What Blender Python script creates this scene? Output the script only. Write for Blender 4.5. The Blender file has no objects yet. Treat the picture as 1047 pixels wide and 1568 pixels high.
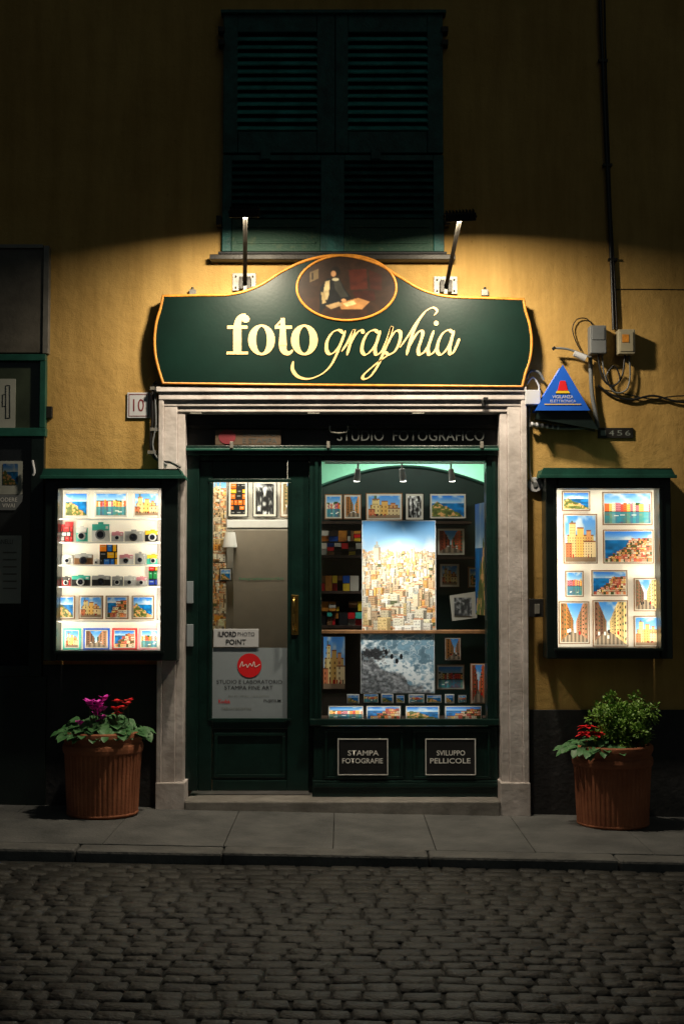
import bpy, math, random
import numpy as np
from mathutils import Vector, Matrix
from mathutils.geometry import tessellate_polygon
R = random.Random(7)
sc = bpy.context.scene
sc.view_settings.view_transform = 'Standard'
sc.view_settings.look = 'None'
sc.view_settings.exposure = 0

# ---------------------------------------------------------------- image pixels projected through the camera onto the facade
H, D, F, TH = 1.39, 8.0, 2000.0, math.radians(3)
CT, ST = math.cos(TH), math.sin(TH)
def P(px, py, Y=0.0):
    """image pixel, cast through the camera -> metres (x,z) on the vertical plane y=Y"""
    u = (px-523.5)/F; v = (784-py)/F
    t = (Y+D)/(CT-v*ST)
    return t*u, H+t*(ST+v*CT)
def V(px, py, Y=0.0):
    x, z = P(px, py, Y); return Vector((x, Y, z))
def gz(x): return -0.019*x          # the street falls gently to the right

# ---------------------------------------------------------------- materials
def nodes(name):
    m = bpy.data.materials.new(name); m.use_nodes = True
    nt = m.node_tree; b = nt.nodes['Principled BSDF']
    return m, nt, b
def N(nt, t, **k):
    n = nt.nodes.new(t)
    for a, v in k.items(): setattr(n, a, v)
    return n
def mat(name, col, rough=0.6, metal=0.0, var=0.3, scale=6, bump=0.15, bscale=80, emis=None, estr=0, col2=None, thr=None, coat=0, spec=None):
    m, nt, b = nodes(name); L = nt.links
    tc = N(nt, 'ShaderNodeTexCoord')
    n1 = N(nt, 'ShaderNodeTexNoise'); n1.inputs['Scale'].default_value = scale; n1.inputs['Detail'].default_value = 8
    n1.inputs['Roughness'].default_value = 0.65
    L.new(tc.outputs['Object'], n1.inputs['Vector'])
    cr = N(nt, 'ShaderNodeValToRGB')
    a, c = (0.32, 0.68) if thr is None else thr
    cr.color_ramp.elements[0].position = a; cr.color_ramp.elements[1].position = c
    if col2 is None:
        lo = [x*(1-var) for x in col]; hi = [min(1, x*(1+var)) for x in col]
    else: lo, hi = col, col2
    cr.color_ramp.elements[0].color = (*lo, 1); cr.color_ramp.elements[1].color = (*hi, 1)
    L.new(n1.outputs['Fac'], cr.inputs['Fac']); L.new(cr.outputs['Color'], b.inputs['Base Color'])
    b.inputs['Roughness'].default_value = rough; b.inputs['Metallic'].default_value = metal
    if spec is not None: b.inputs['Specular IOR Level'].default_value = spec
    if coat: b.inputs['Coat Weight'].default_value = coat
    if bump:
        n2 = N(nt, 'ShaderNodeTexNoise'); n2.inputs['Scale'].default_value = bscale; n2.inputs['Detail'].default_value = 5
        L.new(tc.outputs['Object'], n2.inputs['Vector'])
        bp = N(nt, 'ShaderNodeBump'); bp.inputs['Strength'].default_value = bump; bp.inputs['Distance'].default_value = 0.01
        L.new(n2.outputs['Fac'], bp.inputs['Height']); L.new(bp.outputs['Normal'], b.inputs['Normal'])
    if emis:
        b.inputs['Emission Color'].default_value = (*emis, 1); b.inputs['Emission Strength'].default_value = estr
    return m

def wall_mat():
    m, nt, b = nodes('ochre_plaster'); L = nt.links
    tc = N(nt, 'ShaderNodeTexCoord')
    def noise(s, d=8, r=0.6, vec=None):
        n = N(nt, 'ShaderNodeTexNoise'); n.inputs['Scale'].default_value = s; n.inputs['Detail'].default_value = d
        n.inputs['Roughness'].default_value = r
        L.new(vec or tc.outputs['Object'], n.inputs['Vector']); return n
    a = noise(1.3); r = N(nt, 'ShaderNodeValToRGB')
    r.color_ramp.elements[0].position = 0.3; r.color_ramp.elements[0].color = (0.44, 0.265, 0.080, 1)
    r.color_ramp.elements[1].position = 0.7; r.color_ramp.elements[1].color = (0.60, 0.385, 0.13, 1)
    L.new(a.outputs['Fac'], r.inputs['Fac'])
    mp = N(nt, 'ShaderNodeMapping'); mp.inputs['Scale'].default_value = (5, 5, 0.5)
    L.new(tc.outputs['Object'], mp.inputs['Vector'])
    s = noise(1.5, 8, 0.7, mp.outputs['Vector']); r2 = N(nt, 'ShaderNodeValToRGB')
    r2.color_ramp.elements[0].position = 0.30; r2.color_ramp.elements[0].color = (0.60, 0.57, 0.50, 1)
    r2.color_ramp.elements[1].position = 0.58; r2.color_ramp.elements[1].color = (1, 1, 1, 1)
    L.new(s.outputs['Fac'], r2.inputs['Fac'])
    mx = N(nt, 'ShaderNodeMix', data_type='RGBA', blend_type='MULTIPLY'); mx.inputs[0].default_value = 0.6
    L.new(r.outputs['Color'], mx.inputs[6]); L.new(r2.outputs['Color'], mx.inputs[7])
    sp = noise(34, 3, 0.7); r3 = N(nt, 'ShaderNodeValToRGB')
    r3.color_ramp.elements[0].position = 0.27; r3.color_ramp.elements[0].color = (0.45, 0.4, 0.33, 1)
    r3.color_ramp.elements[1].position = 0.36; r3.color_ramp.elements[1].color = (1, 1, 1, 1)
    L.new(sp.outputs['Fac'], r3.inputs['Fac'])
    mx2 = N(nt, 'ShaderNodeMix', data_type='RGBA', blend_type='MULTIPLY'); mx2.inputs[0].default_value = 0.5
    L.new(mx.outputs[2], mx2.inputs[6]); L.new(r3.outputs['Color'], mx2.inputs[7])
    L.new(mx2.outputs[2], b.inputs['Base Color'])
    b.inputs['Roughness'].default_value = 0.9; b.inputs['Specular IOR Level'].default_value = 0.2
    f1 = noise(160, 4); f2 = noise(9, 6)
    ad = N(nt, 'ShaderNodeMath', operation='MULTIPLY_ADD'); ad.inputs[1].default_value = 4.0
    L.new(f2.outputs['Fac'], ad.inputs[0]); L.new(f1.outputs['Fac'], ad.inputs[2])
    bp = N(nt, 'ShaderNodeBump'); bp.inputs['Strength'].default_value = 0.45; bp.inputs['Distance'].default_value = 0.007
    L.new(ad.outputs[0], bp.inputs['Height']); L.new(bp.outputs['Normal'], b.inputs['Normal'])
    return m
M = {}
M['wall'] = wall_mat()
M['plinth'] = mat('dark_plinth_stone', (0.014, 0.014, 0.016), 0.7, var=0.5, scale=5, bump=0.5, bscale=30)
M['stone'] = mat('painted_stone', (0.33, 0.29, 0.275), 0.65, col2=(0.62, 0.57, 0.57), scale=4, bump=0.4, bscale=25)
M['marble'] = mat('grey_marble', (0.10, 0.09, 0.075), 0.5, var=0.35, scale=5)
M['green'] = mat('door_green_paint', (0.0035, 0.018, 0.0145), 0.32, var=0.35, scale=7, bump=0.12, bscale=40, spec=0.4)
M['darkgreen'] = mat('case_dark_paint', (0.005, 0.011, 0.010), 0.35, var=0.3, bump=0.1)
M['capgreen'] = mat('cap_green_paint', (0.012, 0.075, 0.055), 0.4, var=0.3, bump=0.1)
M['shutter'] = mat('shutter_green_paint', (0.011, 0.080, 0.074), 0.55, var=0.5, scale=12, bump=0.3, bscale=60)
M['slat_lit'] = mat('shutter_green_lit', (0.05, 0.33, 0.30), 0.45, var=0.4, scale=9, bump=0.2, bscale=60)  # lighter shutter green: light caught by the upper slats put into the colour
M['flap'] = mat('shutter_weathered_paint', (0.010, 0.055, 0.032), 0.6, col2=(0.07, 0.10, 0.05), thr=(0.55, 0.75), scale=14, bump=0.3)
M['sign'] = mat('sign_green_enamel', (0.0018, 0.0135, 0.0100), 0.38, var=0.2, scale=3, bump=0.04, bscale=50, spec=0.24)
M['gold'] = mat('gold_leaf_paint', (0.72, 0.48, 0.20), 0.5, var=0.10, scale=20, bump=0.05)
M['orange'] = mat('orange_gilt_rim', (0.62, 0.24, 0.03), 0.45, var=0.3, scale=20, bump=0.1)
M['black'] = mat('black_plastic', (0.012, 0.012, 0.013), 0.4, var=0.2, bump=0.05)
M['iron'] = mat('dark_iron', (0.03, 0.028, 0.026), 0.5, 0.6, var=0.4, bump=0.2)
M['armpaint'] = mat('lamp_arm_paint', (0.020, 0.018, 0.015), 0.7, var=0.4, bump=0.2, spec=0.15)
M['steel'] = mat('galvanised_steel', (0.22, 0.21, 0.19), 0.5, 0.4, var=0.3, bump=0.1)
M['greyplastic'] = mat('grey_plastic', (0.14, 0.15, 0.16), 0.5, var=0.15, bump=0.05)
M['beigeplastic'] = mat('beige_plastic', (0.36, 0.32, 0.22), 0.5, var=0.15, bump=0.05)
M['white'] = mat('white_paint', (0.75, 0.74, 0.72), 0.5, var=0.06, bump=0.04)
M['cream'] = mat('cream_card', (0.60, 0.56, 0.48), 0.6, var=0.06, bump=0.03)
M['panel'] = mat('greige_panel', (0.26, 0.22, 0.17), 0.7, var=0.1, bump=0.05)
M['red'] = mat('red_plastic', (0.65, 0.015, 0.02), 0.4, var=0.1, bump=0)
M['blue'] = mat('blue_enamel', (0.015, 0.11, 0.60), 0.35, var=0.1, bump=0)
M['yellow'] = mat('yellow_plastic', (0.75, 0.5, 0.03), 0.4, var=0.1, bump=0)
M['teal'] = mat('teal_plastic', (0.06, 0.50, 0.40), 0.4, var=0.1, bump=0)
M['pink'] = mat('pink_plastic', (0.75, 0.30, 0.36), 0.4, var=0.1, bump=0)
M['silver'] = mat('silver_metal', (0.50, 0.50, 0.50), 0.4, 0.2, var=0.1, bump=0)
M['lens'] = mat('lens_glass', (0.01, 0.012, 0.02), 0.08, var=0.1, bump=0)
M['wood'] = mat('shelf_wood', (0.22, 0.10, 0.035), 0.5, var=0.35, scale=15, bump=0.1)
M['darkwood'] = mat('dark_wood', (0.035, 0.018, 0.01), 0.5, var=0.4, scale=15, bump=0.1)
M['room'] = mat('room_pale_green', (0.20, 0.48, 0.32), 0.8, var=0.08, bump=0.05)
M['roomdark'] = mat('room_brown', (0.05, 0.038, 0.026), 0.8, var=0.2, bump=0.05)
M['board'] = mat('room_green_board', (0.008, 0.03, 0.024), 0.5, var=0.2, bump=0.05)
M['brass'] = mat('brass', (0.65, 0.42, 0.12), 0.25, 1.0, var=0.15, bump=0)
M['terra'] = mat('terracotta', (0.24, 0.072, 0.030), 0.8, col2=(0.36, 0.125, 0.055), scale=7, bump=0.35, bscale=60)
M['soil'] = mat('potting_soil', (0.02, 0.013, 0.008), 0.95, var=0.5, scale=40, bump=0.8)
M['leafA'] = mat('cyclamen_leaf', (0.020, 0.10, 0.025), 0.5, col2=(0.09, 0.22, 0.085), scale=18, bump=0)
M['leafB'] = mat('shrub_leaf', (0.06, 0.16, 0.015), 0.5, col2=(0.22, 0.38, 0.06), scale=16, bump=0)
M['magenta'] = mat('magenta_petal', (0.85, 0.04, 0.58), 0.5, var=0.25, scale=30, bump=0)
M['redpetal'] = mat('red_petal', (0.65, 0.012, 0.02), 0.5, var=0.3, scale=30, bump=0)
M['stem'] = mat('plant_stem', (0.06, 0.07, 0.02), 0.6, bump=0)
M['slab'] = mat('pavement_slab', (0.050, 0.053, 0.055), 0.7, col2=(0.125, 0.126, 0.127), scale=3.0, bump=0.7, bscale=55)
M['kerb'] = mat('kerb_stone', (0.055, 0.056, 0.057), 0.75, col2=(0.12, 0.12, 0.118), scale=5, bump=0.6, bscale=45)
M['ground'] = mat('ground_dirt', (0.010, 0.010, 0.009), 0.95, var=0.4, scale=8, bump=0.5)
M['step'] = mat('step_stone', (0.13, 0.12, 0.11), 0.6, col2=(0.25, 0.235, 0.22), scale=6, bump=0.4, bscale=30)
M['lamp'] = mat('lamp_lens', (0.9, 0.9, 0.9), 0.4, bump=0, emis=(1, 0.9, 0.72), estr=4)
M['spot'] = mat('spot_lens', (0.9, 0.9, 0.9), 0.4, bump=0, emis=(1, 0.95, 0.85), estr=8)
M['back'] = mat('case_light_panel', (0.85, 0.8, 0.7), 0.6, var=0.03, bump=0, emis=(1.0, 0.84, 0.62), estr=0.5)
M['plate'] = mat('sign_plate_white', (0.50, 0.51, 0.55), 0.4, var=0.05, bump=0)
M['notice'] = mat('notice_sheet', (0.25, 0.29, 0.33), 0.4, var=0.06, bump=0)
M['paper'] = mat('faded_paper', (0.30, 0.31, 0.28), 0.6, var=0.12, bump=0)
M['ink'] = mat('dark_ink', (0.03, 0.03, 0.035), 0.5, bump=0)
M['inkgreen'] = mat('green_ink', (0.03, 0.25, 0.12), 0.5, bump=0)
M['inkwine'] = mat('wine_ink', (0.18, 0.02, 0.03), 0.5, bump=0)
M['greytext'] = mat('grey_lettering', (0.18, 0.20, 0.19), 0.5, bump=0)
M['dimtext'] = mat('dim_lettering', (0.055, 0.062, 0.062), 0.5, bump=0)
M['label'] = mat('brown_label', (0.085, 0.055, 0.035), 0.5, bump=0)
def glass_mat():
    m = bpy.data.materials.new('window_glass'); m.use_nodes = True; nt = m.node_tree
    nt.nodes.remove(nt.nodes['Principled BSDF']); out = nt.nodes['Material Output']
    t = N(nt, 'ShaderNodeBsdfTransparent'); t.inputs[0].default_value = (0.93, 0.95, 0.94, 1)
    g = N(nt, 'ShaderNodeBsdfGlossy'); g.inputs['Roughness'].default_value = 0.02
    fr = N(nt, 'ShaderNodeFresnel'); fr.inputs['IOR'].default_value = 1.45
    mx = N(nt, 'ShaderNodeMixShader')
    nt.links.new(fr.outputs[0], mx.inputs[0]); nt.links.new(t.outputs[0], mx.inputs[1]); nt.links.new(g.outputs[0], mx.inputs[2])
    nt.links.new(mx.outputs[0], out.inputs['Surface']); return m
M['glass'] = glass_mat()
def print_mat():
    m, nt, b = nodes('photo_print')
    a = N(nt, 'ShaderNodeVertexColor', layer_name='Col')
    nt.links.new(a.outputs['Color'], b.inputs['Base Color']); b.inputs['Roughness'].default_value = 0.45
    b.inputs['Specular IOR Level'].default_value = 0.3
    return m
M['print'] = print_mat()
def cobble_mat():
    m, nt, b = nodes('basalt_setts'); L = nt.links
    g = N(nt, 'ShaderNodeNewGeometry'); tc = N(nt, 'ShaderNodeTexCoord')
    r = N(nt, 'ShaderNodeValToRGB')
    r.color_ramp.elements[0].color = (0.017, 0.017, 0.0165, 1); r.color_ramp.elements[1].color = (0.042, 0.041, 0.038, 1)
    L.new(g.outputs['Random Per Island'], r.inputs['Fac'])
    n = N(nt, 'ShaderNodeTexNoise'); n.inputs['Scale'].default_value = 1.2; n.inputs['Detail'].default_value = 8
    L.new(tc.outputs['Object'], n.inputs['Vector'])
    r2 = N(nt, 'ShaderNodeValToRGB'); r2.color_ramp.elements[0].position = 0.35; r2.color_ramp.elements[0].color = (0.5, 0.5, 0.5, 1)
    r2.color_ramp.elements[1].position = 0.65; r2.color_ramp.elements[1].color = (1.1, 1.1, 1.05, 1)
    L.new(n.outputs['Fac'], r2.inputs['Fac'])
    mx = N(nt, 'ShaderNodeMix', data_type='RGBA', blend_type='MULTIPLY'); mx.inputs[0].default_value = 1
    L.new(r.outputs['Color'], mx.inputs[6]); L.new(r2.outputs['Color'], mx.inputs[7]); L.new(mx.outputs[2], b.inputs['Base Color'])
    b.inputs['Roughness'].default_value = 0.6; b.inputs['Specular IOR Level'].default_value = 0.35
    n2 = N(nt, 'ShaderNodeTexNoise'); n2.inputs['Scale'].default_value = 45; n2.inputs['Detail'].default_value = 6
    L.new(tc.outputs['Object'], n2.inputs['Vector'])
    bp = N(nt, 'ShaderNodeBump'); bp.inputs['Strength'].default_value = 1.0; bp.inputs['Distance'].default_value = 0.009
    L.new(n2.outputs['Fac'], bp.inputs['Height']); L.new(bp.outputs['Normal'], b.inputs['Normal'])
    return m
M['cobble'] = cobble_mat()

# ---------------------------------------------------------------- geometry helpers
col = sc.collection
def grp(name, parent=None):
    e = bpy.data.objects.new(name, None); e.empty_display_size = 0.1; col.objects.link(e)
    if parent: e.parent = parent
    return e
def mesh(name, verts, faces, m, parent=None, smooth=False, bevel=0):
    me = bpy.data.meshes.new(name); me.from_pydata([tuple(v) for v in verts], [], faces); me.update()
    me.materials.append(M[m] if isinstance(m, str) else m)
    if smooth: me.polygons.foreach_set('use_smooth', [True]*len(me.polygons))
    o = bpy.data.objects.new(name, me); col.objects.link(o)
    if parent: o.parent = parent
    if bevel:
        b = o.modifiers.new('bevel', 'BEVEL'); b.width = bevel; b.segments = 2; b.limit_method = 'ANGLE'
    return o
BF = [(0, 1, 3, 2), (4, 6, 7, 5), (0, 4, 5, 1), (2, 3, 7, 6), (0, 2, 6, 4), (1, 5, 7, 3)]
class MB:
    def __init__(s): s.v = []; s.f = []
    def box(s, x0, x1, y0, y1, z0, z1, fn=None):
        b = len(s.v)
        for x in (x0, x1):
            for y in (y0, y1):
                for z in (z0, z1):
                    p = Vector((x, y, z)); s.v.append(fn(p) if fn else p)
        s.f += [tuple(b+i for i in f) for f in BF]
        return s
    def pbox(s, a, b_, c, d, yf, yb, fn=None):
        """image-pixel rectangle (a,b_)-(c,d), front face on y=yf, back on y=yb"""
        my = (b_+d)/2
        x0 = P(a, my, yf)[0]; x1 = P(c, my, yf)[0]; z1 = P(523, b_, yf)[1]; z0 = P(523, d, yf)[1]
        return s.box(x0, x1, yf, yb, z0, z1, fn)
    def cyl(s, p0, p1, r0, r1=None, n=16):
        r1 = r0 if r1 is None else r1
        p0 = Vector(p0); p1 = Vector(p1); d = (p1-p0).normalized()
        a = d.orthogonal().normalized(); b = d.cross(a); k = len(s.v)
        for p, r in ((p0, r0), (p1, r1)):
            for i in range(n):
                t = 2*math.pi*i/n; s.v.append(p+a*math.cos(t)*r+b*math.sin(t)*r)
        for i in range(n): s.f.append((k+i, k+(i+1) % n, k+n+(i+1) % n, k+n+i))
        s.f.append(tuple(k+i for i in range(n))[::-1]); s.f.append(tuple(k+n+i for i in range(n)))
        return s
    def build(s, name, m, parent=None, bevel=0, smooth=False):
        return mesh(name, s.v, s.f, m, parent, smooth, bevel)
def pbox(name, a, b, c, d, yf, yb, m, parent=None, bevel=0):
    return MB().pbox(a, b, c, d, yf, yb).build(name, m, parent, bevel)
def tube(name, pts, r, m, parent=None, cyclic=False, smooth=True):
    cu = bpy.data.curves.new(name, 'CURVE'); cu.dimensions = '3D'; cu.bevel_depth = r; cu.bevel_resolution = 3
    sp = cu.splines.new('POLY'); sp.points.add(len(pts)-1)
    for i, p in enumerate(pts): sp.points[i].co = (*p, 1)
    sp.use_cyclic_u = cyclic; cu.use_fill_caps = True; cu.materials.append(M[m])
    o = bpy.data.objects.new(name, cu); col.objects.link(o)
    if parent: o.parent = parent
    return o
def cat(pts, n=8, closed=False):
    out = []; L = len(pts); rng = range(L if closed else L-1)
    g = (lambda i: pts[i % L]) if closed else (lambda i: pts[max(0, min(L-1, i))])
    for i in rng:
        p0, p1, p2, p3 = [np.array(g(i+k), float) for k in (-1, 0, 1, 2)]
        for j in range(n):
            t = j/n
            out.append(tuple(0.5*((2*p1)+(-p0+p2)*t+(2*p0-5*p1+4*p2-p3)*t*t+(-p0+3*p1-3*p2+p3)*t**3)))
    if not closed: out.append(tuple(map(float, pts[-1])))
    return out
def ptube(name, pts, r, m, parent=None, Y=-0.02, sm=6):
    p = [q if len(q) == 3 else (*q, Y) for q in pts]
    return tube(name, [V(*q) for q in (cat(p, sm) if len(p) > 2 else p)], r, m, parent)
def prism(name, pts, yf, yb, m, parent=None, bevel=0):
    f = [V(a, b, yf) for a, b in pts]; n = len(f)
    bk = [Vector((p.x, yb, p.z)) for p in f]
    tri = tessellate_polygon([f])
    faces = [tuple(t) for t in tri]+[tuple(n+i for i in t[::-1]) for t in tri]+[(i, (i+1) % n, n+(i+1) % n, n+i) for i in range(n)]
    return mesh(name, f+bk, faces, m, parent, bevel=bevel)
LAY = [0]
def ribbon(pts, w, Y, vs, fs, cl=False):
    LAY[0] += 1; Y = Y-0.00015*(LAY[0] % 12)
    k = len(vs); n = len(pts)
    for i, (x, y) in enumerate(pts):
        a = pts[max(0, i-1)]; b = pts[min(n-1, i+1)]
        d = np.array([b[0]-a[0], b[1]-a[1]]); d = d/(np.linalg.norm(d)+1e-9); nn = np.array([-d[1], d[0]])
        ww = w(i/(n-1), d) if callable(w) else w
        for s in (-.5, .5): vs.append(V(x+nn[0]*ww*s, y+nn[1]*ww*s, Y))
    for i in range(n-1): fs.append((k+2*i, k+2*i+1, k+2*i+3, k+2*i+2))
def ring(cx, cy, rx, ry, ix, iy, Y, vs, fs, n=40, rot=0):
    LAY[0] += 1; Y = Y-0.00015*(LAY[0] % 12); k = len(vs)
    for i in range(n):
        t = 2*math.pi*i/n
        for a, b in ((rx, ry), (ix, iy)):
            vs.append(V(cx+a*math.cos(t), cy+b*math.sin(t), Y))
    for i in range(n):
        j = (i+1) % n; fs.append((k+2*i, k+2*i+1, k+2*j+1, k+2*j))
def text(name, s, x0, y0, x1, y1, Y, m, parent=None, bold=0.0):
    cu = bpy.data.curves.new(name, 'FONT'); cu.body = s; cu.align_x = 'CENTER'; cu.offset = bold; cu.resolution_u = 3
    o = bpy.data.objects.new(name+'_t', cu); col.objects.link(o)
    dg = bpy.context.evaluated_depsgraph_get(); dg.update()
    me = bpy.data.meshes.new_from_object(o.evaluated_get(dg)); bpy.data.objects.remove(o)
    co = np.array([v.co[:] for v in me.vertices]); mn, mxx = co.min(0), co.max(0)
    xa, za = P(x0, y1, Y); xb, zb = P(x1, y0, Y)
    for v in me.vertices:
        v.co = (xa+(v.co.x-mn[0])/(mxx[0]-mn[0])*(xb-xa), Y, za+(v.co.y-mn[1])/(mxx[1]-mn[1])*(zb-za))
    me.materials.clear(); me.materials.append(M[m]); me.name = name
    o = bpy.data.objects.new(name, me); col.objects.link(o)
    if parent: o.parent = parent
    return o

# ---------------------------------------------------------------- generated photographs (colour attribute on a fine grid)
def lin(a, sat=1.12, gam=1.2):
    a = np.clip(a, 0, 1); g = a.mean(2, keepdims=True); a = np.clip(g+(a-g)*sat, 0, 1)**gam*.97   # print inks
    return np.where(a <= 0.04045, a/12.92, ((a+0.055)/1.055)**2.4)
def vn(h, w, s, seed):
    r = np.random.RandomState(seed); g = r.rand(int(s)+3, int(s)+3)
    y = np.linspace(0, s, h)[:, None]; x = np.linspace(0, s, w)[None, :]
    yi = y.astype(int); xi = x.astype(int); fy = y-yi; fx = x-xi; fy = fy*fy*(3-2*fy); fx = fx*fx*(3-2*fx)
    return (g[yi, xi]*(1-fy)*(1-fx)+g[yi+1, xi]*fy*(1-fx)+g[yi, xi+1]*(1-fy)*fx+g[yi+1, xi+1]*fy*fx)
def fb(h, w, s, seed): return (vn(h, w, s, seed)+.5*vn(h, w, s*2, seed+1)+.25*vn(h, w, s*4, seed+2))/1.75
def sky(a, h0, seed, top=(.36, .62, .88), bot=(.80, .88, .93)):
    h, w, _ = a.shape; n = int(h*h0)
    t = np.linspace(0, 1, max(n, 1))[:, None, None]
    a[:n] = np.array(top)*(1-t)+np.array(bot)*t
    c = np.clip((fb(h, w, 4, seed)-.5)*4, 0, 1)[:n, :, None]; a[:n] = a[:n]*(1-c*.7)+np.array([.97, .96, .94])*c*.7
WARM = [(.96, .89, .75), (.93, .81, .64), (.97, .93, .84), (.92, .75, .56), (.88, .83, .73), (.97, .85, .62), (.80, .69, .56), (.96, .70, .36), (.98, .94, .88), (.95, .90, .8)]
def city(h, w, seed, hz=.30):
    a = np.zeros((h, w, 3)); r = random.Random(seed); sky(a, hz+.08, seed, (.42, .68, .90), (.88, .92, .94))
    def rect(x, y, ww, hh, c):
        a[max(0, int(y)):max(0, int(y+hh)), max(0, int(x)):max(0, int(x+ww))] = c
    y = h*hz
    while y < h+12:
        t = (y/h-hz)/(1-hz); s = (2.4+t*6.0)*h/165
        x = -r.random()*s
        while x < w:
            ww = s*r.uniform(.6, 2.4); hh = s*r.uniform(1.0, 3.4); c = np.array(r.choice(WARM))*r.uniform(.82, 1.08)
            c = c*(.65+.35*t)+np.array((.92, .87, .80))*(.35-.35*t)
            yy = y-hh*r.uniform(.2, 1.1)
            rect(x, yy, ww, hh*3, c)
            if r.random() < .55: rect(x, yy, ww, max(1, s*.22), np.array((.87, .62, .45))*r.uniform(.75, 1.1))
            rect(x+ww*.72, yy+s*.2, ww*.28, hh*3, c*r.uniform(.55, .75))
            if r.random() < .10: rect(x, yy+hh*.5, ww*.7, hh*.4, (.42, .44, .30))
            if s > 3.2:
                for q in range(int(ww*.7/2.6)):
                    for z in range(4):
                        if r.random() < .8: rect(x+1+q*2.6, yy+s*.45+z*s*.5, 1, max(1, s*.2), c*.45)
            x += ww
        y += s*.75
    for cx, top, bw in ((.20, hz-.06, .10), (.71, hz-.05, .035), (.46, hz-.03, .025), (.74, .66, .09), (.10, .78, .06)):
        rect(w*(cx-bw/2), h*top, w*bw, h*.12, (.92, .84, .72)); rect(w*(cx-bw*.36), h*(top-.02), w*bw*.72, h*.03, (.70, .71, .68)); rect(w*(cx-bw/8), h*(top-.05), max(1, w*bw*.25), h*.04, (.75, .72, .66)); rect(w*(cx+bw*.2), h*top, w*bw*.3, h*.12, (.68, .6, .5))
    n = np.random.RandomState(seed).rand(h, w, 1)*.16-.08
    return np.clip(a+n*(np.linspace(0, 1, h)[:, None, None] > hz), 0, 1)
def sea(h, w, seed):
    y = np.linspace(0, 1, h)[:, None]; x = np.linspace(0, 1, w)[None, :]
    f = fb(h, w, 6, seed); g = fb(h, w, 13, seed+5); g2 = fb(h, w, 26, seed+8)
    base = np.array([.46, .60, .68])*(0.70+.55*g[..., None])
    d = y-(.24+.62*x)          # surf line runs down to the right
    fo = np.clip(1.15-np.abs(d)*4.2+(1-np.abs(2*g-1)-.75)*2.2+(g2-.5)*2.0, 0, 1)
    fo = np.maximum(fo, np.clip((1-np.abs(2*g-1)-.90)*9*(1-y), 0, .7))[..., None]
    a = base*(1-fo)+np.array([.95, .97, .98])*fo
    rk = np.clip(((d-.16)*4+(f-.5)*1.6)*4, 0, 1)[..., None]*.92
    a = a*(1-rk)+np.array([.58, .58, .59])*(.25+1.3*g2[..., None])*rk
    rk = np.clip((.15-np.hypot((x-.15)/1.7, (y-.34)*1.2)+(g2-.5)*.25)*14, 0, 1)[..., None]
    a = a*(1-rk)+np.array([.22, .22, .23])*(.4+1.1*g2[..., None])*rk
    for cx, cy in ((.34, .30), (.42, .38), (.49, .46), (.55, .38)):
        m = (((x-cx)/.022)**2+((y-cy)/.045)**2 < 1); a[m] = (.08, .08, .1)
    return a
def harbour(h, w, seed):
    r = random.Random(seed); a = np.zeros((h, w, 3)); sky(a, .45, seed)
    hill = (h*(.28+.12*vn(1, w, 3, seed)[0])).astype(int)
    for x in range(w): a[hill[x]:int(h*.6), x] = np.array((.25, .38, .2))*r.uniform(.8, 1.1)
    x = 0; cs = [(.9, .5, .3), (.95, .8, .5), (.85, .4, .35), (.95, .9, .8), (.95, .65, .35), (.8, .55, .6)]
    while x < w:
        ww = max(2, int(w*r.uniform(.06, .12))); t = int(h*r.uniform(.30, .42)); c = np.array(r.choice(cs)); a[t:int(h*.62), x:x+ww] = c
        for yy in range(t+2, int(h*.6), 3): a[yy, x+1:x+ww:2] = c*.45
        a[int(h*.62):, x:x+ww] = c*.55+np.array((.0, .2, .3))*.7
        x += ww
    n = vn(h, w, 14, seed+3)[int(h*.62):, :, None]; tq = np.array((.12, .55, .62)); s = a[int(h*.62):]
    a[int(h*.62):] = s*(1-.75*n)+tq*.75*n+.05
    a[int(h*.60):int(h*.63)] = (.3, .25, .22)
    for q in range(3):
        px = int(r.uniform(.1, .8)*w); py = int(h*r.uniform(.7, .9)); a[py:py+max(1, int(h*.03)), px:px+int(w*.1)+1] = (.95, .95, .92)
    return a
def village(h, w, seed):
    """houses stepping down a cliff to blue water"""
    r = random.Random(seed); a = np.zeros((h, w, 3)); sky(a, .35, seed, (.28, .55, .88)); x = np.linspace(0, 1, w)
    n = vn(h, w, 9, seed)[int(h*.3):, :, None]; a[int(h*.3):] = np.array((.10, .45, .66))*(.75+.5*n)
    cs = [(.93, .62, .42), (.95, .82, .56), (.82, .46, .40), (.96, .9, .8), (.94, .72, .62), (.9, .85, .75)]
    y = h*.28
    while y < h*.95:
        t = y/h; xm = w*(.25+.70*t*t); xx = w*1.0; k = max(1, h/46)
        while xx > w-xm-w*.1:
            ww = r.uniform(2, 4.5)*k; hh = r.uniform(3, 6)*k; c = np.array(r.choice(cs))*r.uniform(.85, 1.05)
            x0, x1, y0, y1 = int(max(0, xx-ww)), int(xx), int(y-hh*.5), int(y+hh)
            a[max(0, y0):y1, x0:x1] = c if r.random() > .2 else np.array((.28, .36, .2)); a[max(0, y0):max(0, y0)+1, x0:x1] = (.62, .36, .26); a[y0+2:y1:3, x0+1:x1:2] = c*.5
            xx -= ww
        y += 3.4*k
    return a
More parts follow.
